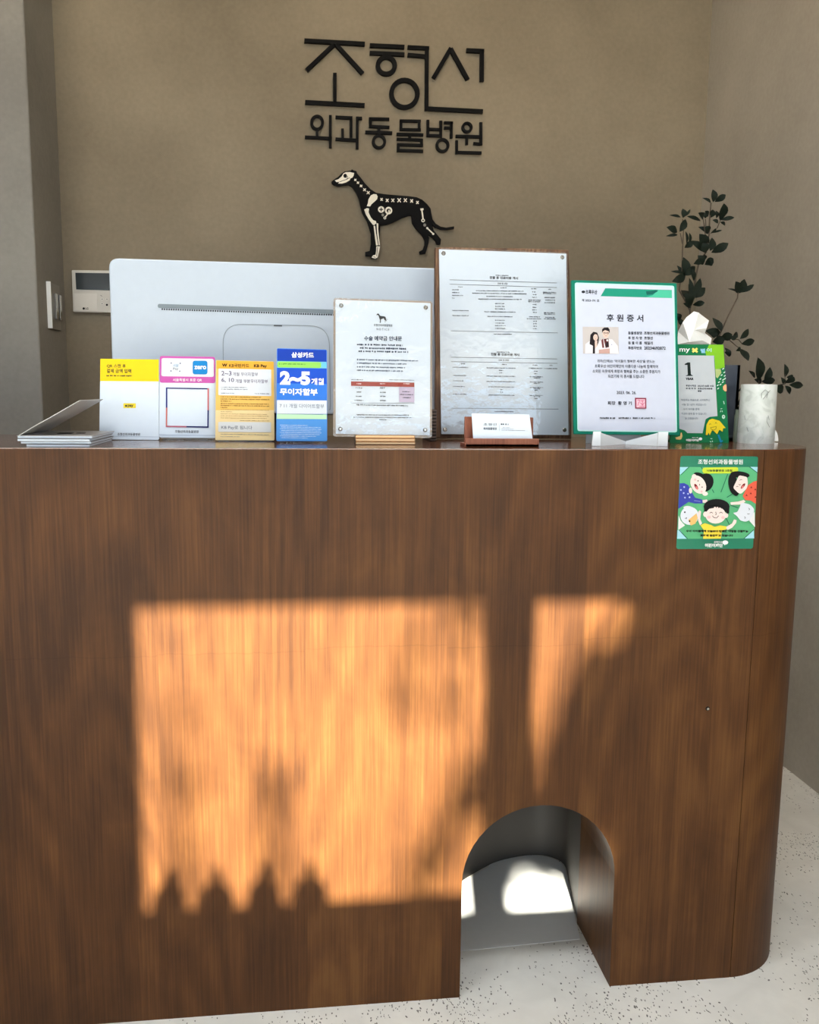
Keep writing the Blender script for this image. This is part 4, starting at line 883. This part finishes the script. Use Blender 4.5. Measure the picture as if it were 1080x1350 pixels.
PLANT = flat(20, 28, 20, 0.6, name='dark_leaf', noise=.25, spec=.12); STEM = flat(70, 58, 44, 0.7, name='brown_stem')
def leaf(parent, base, tip, wd, Y, sc_, ox, oy, rnd):
    dyb, dyt = rnd.uniform(-.012, .012), rnd.uniform(-.03, .02)
    b = at(ox + base[0] / sc_, oy + base[1] / sc_, Y + dyb); t_ = at(ox + tip[0] / sc_, oy + tip[1] / sc_, Y + dyt)
    d = t_ - b; side = d.cross(Vector((0, 1, 0))).normalized(); hw = wd / sc_ / FOC * (Y - CAM.y) / 2; up_ = Vector((0, -1, 0))
    prof = [(0, .04), (.15, .55), (.35, .95), (.5, 1.0), (.7, .8), (.88, .38), (1, .02)]
    vs = []; fs = []
    for k, (q, h_) in enumerate(prof):
        c_ = b + d * q + up_ * .006 * math.sin(math.pi * q)
        vs += [c_ - side * hw * h_ + up_ * .25 * hw * h_, c_, c_ + side * hw * h_ + up_ * .25 * hw * h_]
    for k in range(len(prof) - 1):
        a_ = 3 * k; fs += [(a_, a_ + 1, a_ + 4, a_ + 3), (a_ + 1, a_ + 2, a_ + 5, a_ + 4)]
    m = MB(); m.raw(vs, fs, PLANT, True); return m.build('leaf', parent, weld=False)
GA_ = (4.909, 860, 240); GB_ = (5.143, 870, 400)
LA = [((395, 130), (392, 48, ), 46), ((405, 128), (476, 82), 42), ((380, 135), (325, 103), 20), ((200, 232), (197, 172), 42), ((205, 225), (247, 176), 18), ((185, 228), (110, 215), 18), ((225, 222), (314, 252), 26),
 ((330, 242), (298, 200), 38), ((345, 235), (325, 195), 36), ((375, 232), (392, 178), 44), ((362, 225), (340, 188), 30), ((440, 250), (464, 138), 62), ((440, 245), (532, 230), 28), ((390, 245), (428, 268), 24), ((440, 260), (472, 282), 22), ((415, 235), (412, 185), 26),
 ((178, 322), (216, 240), 48), ((162, 325), (93, 292), 46), ((165, 342), (88, 350), 20), ((368, 330), (298, 290), 32), ((362, 335), (342, 288), 50), ((375, 335), (415, 298), 16), ((380, 330), (452, 312), 14),
 ((238, 405), (240, 328), 22), ((222, 400), (215, 318), 20), ((210, 425), (262, 385), 42), ((355, 455), (245, 380), 50), ((350, 440), (305, 336), 78), ((375, 445), (388, 360), 52), ((383, 457), (494, 396), 58), ((345, 458), (325, 395), 66),
 ((340, 535), (396, 495), 52), ((330, 535), (295, 475), 56), ((320, 505), (268, 530), 42), ((310, 525), (335, 470), 50), ((350, 530), (390, 515), 48), ((215, 592), (203, 486), 62), ((212, 605), (278, 545), 50), ((205, 590), (120, 578), 20), ((215, 610), (128, 645), 56), ((210, 628), (160, 540), 36), ((190, 600), (150, 650), 50),
 ((260, 745), (312, 622), 52), ((262, 748), (344, 684), 56), ((258, 765), (186, 700), 62), ((255, 800), (210, 720), 64), ((262, 795), (340, 780), 38), ((250, 812), (200, 785), 32), ((268, 765), (235, 660), 52), ((250, 740), (240, 620), 34), ((270, 640), (250, 560), 34),
 ((552, 720), (540, 643), 58), ((560, 720), (598, 628), 62), ((568, 715), (660, 663), 34), ((548, 708), (488, 690), 14), ((175, 900), (160, 850), 40), ((190, 930), (165, 880), 40),
 ((448, 965), (390, 878), 48), ((445, 985), (343, 962), 58), ((440, 1015), (518, 985), 58), ((520, 1005), (552, 975), 40), ((568, 1015), (624, 950), 42), ((578, 1048), (663, 1025), 48), ((390, 1035), (470, 1015), 62), ((400, 1010), (380, 960), 50), ((505, 1000), (540, 1020), 40)]
LB = [((440, 330), (484, 350), 44), ((548, 300), (516, 322), 30), ((538, 305), (602, 390), 52), ((440, 300), (476, 362), 28)]
LC = [((672, 525), (665, 366), 76), ((708, 530), (748, 432), 56), ((645, 505), (602, 456), 28), ((690, 530), (782, 520), 52), ((690, 535), (640, 515), 40), ((848, 502), (846, 410), 38), ((850, 540), (912, 498), 48), ((878, 552), (972, 556), 50), ((850, 558), (882, 616), 38), ((782, 565), (835, 600), 62), ((835, 545), (822, 500), 34), ((560, 560), (530, 600), 42), ((545, 640), (526, 692), 32), ((548, 705), (512, 712), 30), ((860, 500), (905, 505), 40)]
rnd = random.Random(11); YP = .43
p1 = thing('potted_branch', 'tall dark-leaved branches rising from the slate vase behind the tissue', 'plant', (vx, vy, H + .01))
p2 = thing('potted_branch', 'low dark-leaved sprigs growing out of the white marbled pot', 'plant', (cxp, .205, H + hp - .02))
for b_, t_, wd in LA: leaf(p1, b_, t_, wd, YP, *GA_, rnd)
for b_, t_, wd in LB: leaf(p1, b_, t_, wd, YP, *GB_, rnd)
for b_, t_, wd in LC: leaf(p2, b_, t_, wd, .24, *GB_, rnd)
def stem(parent, pts, gsc, Y, r, start=None):
    P = [at(gsc[1] + x / gsc[0], gsc[2] + y / gsc[0], Y) for x, y in pts]
    if start is not None: P = [Vector(q) for q in start] + P
    m = MB(); m.tube(P, [r * (1 - .5 * i / len(P)) for i in range(len(P))], STEM, 6); m.build('stem', parent, weld=False)
zv = at(958, 484, vy).z
S1 = [(vx - .004, vy, H + .012), (vx - .004, vy, zv)]; S2 = [(vx + .004, vy + .01, H + .012), (vx + .004, vy + .01, zv)]
stem(p1, [(300, 1060), (255, 960), (245, 820), (265, 740), (283, 600), (302, 520), (345, 460), (368, 340), (372, 240), (381, 135)], GA_, YP, .0028, S1)
stem(p1, [(245, 830), (175, 700), (193, 560), (196, 450), (203, 320), (197, 240)], GA_, YP, .0018)
stem(p1, [(196, 400), (182, 330)], GA_, YP, .0014); stem(p1, [(355, 420), (330, 240)], GA_, YP, .0012); stem(p1, [(350, 330), (345, 240)], GA_, YP, .0012); stem(p1, [(420, 300), (440, 250)], GA_, YP, .0012)
stem(p1, [(420, 1060), (432, 1000), (495, 860), (552, 750), (556, 715)], GA_, YP, .0022, S2)
stem(p1, [(432, 1010), (500, 1010), (560, 1020), (580, 1045)], GA_, YP, .0015); stem(p1, [(475, 250), (520, 290), (545, 305)], GB_, YP, .0012)
stem(p2, [(672, 560), (672, 500)], GB_, .24, .002, [(cxp, .205, H + hp - .02)]); stem(p2, [(700, 560), (780, 560), (850, 545), (850, 480)], GB_, .24, .002, [(cxp + .004, .21, H + hp - .02)]); stem(p2, [(620, 560), (560, 560), (545, 640), (535, 700)], GB_, .24, .0016, [(cxp - .004, .21, H + hp - .02)])
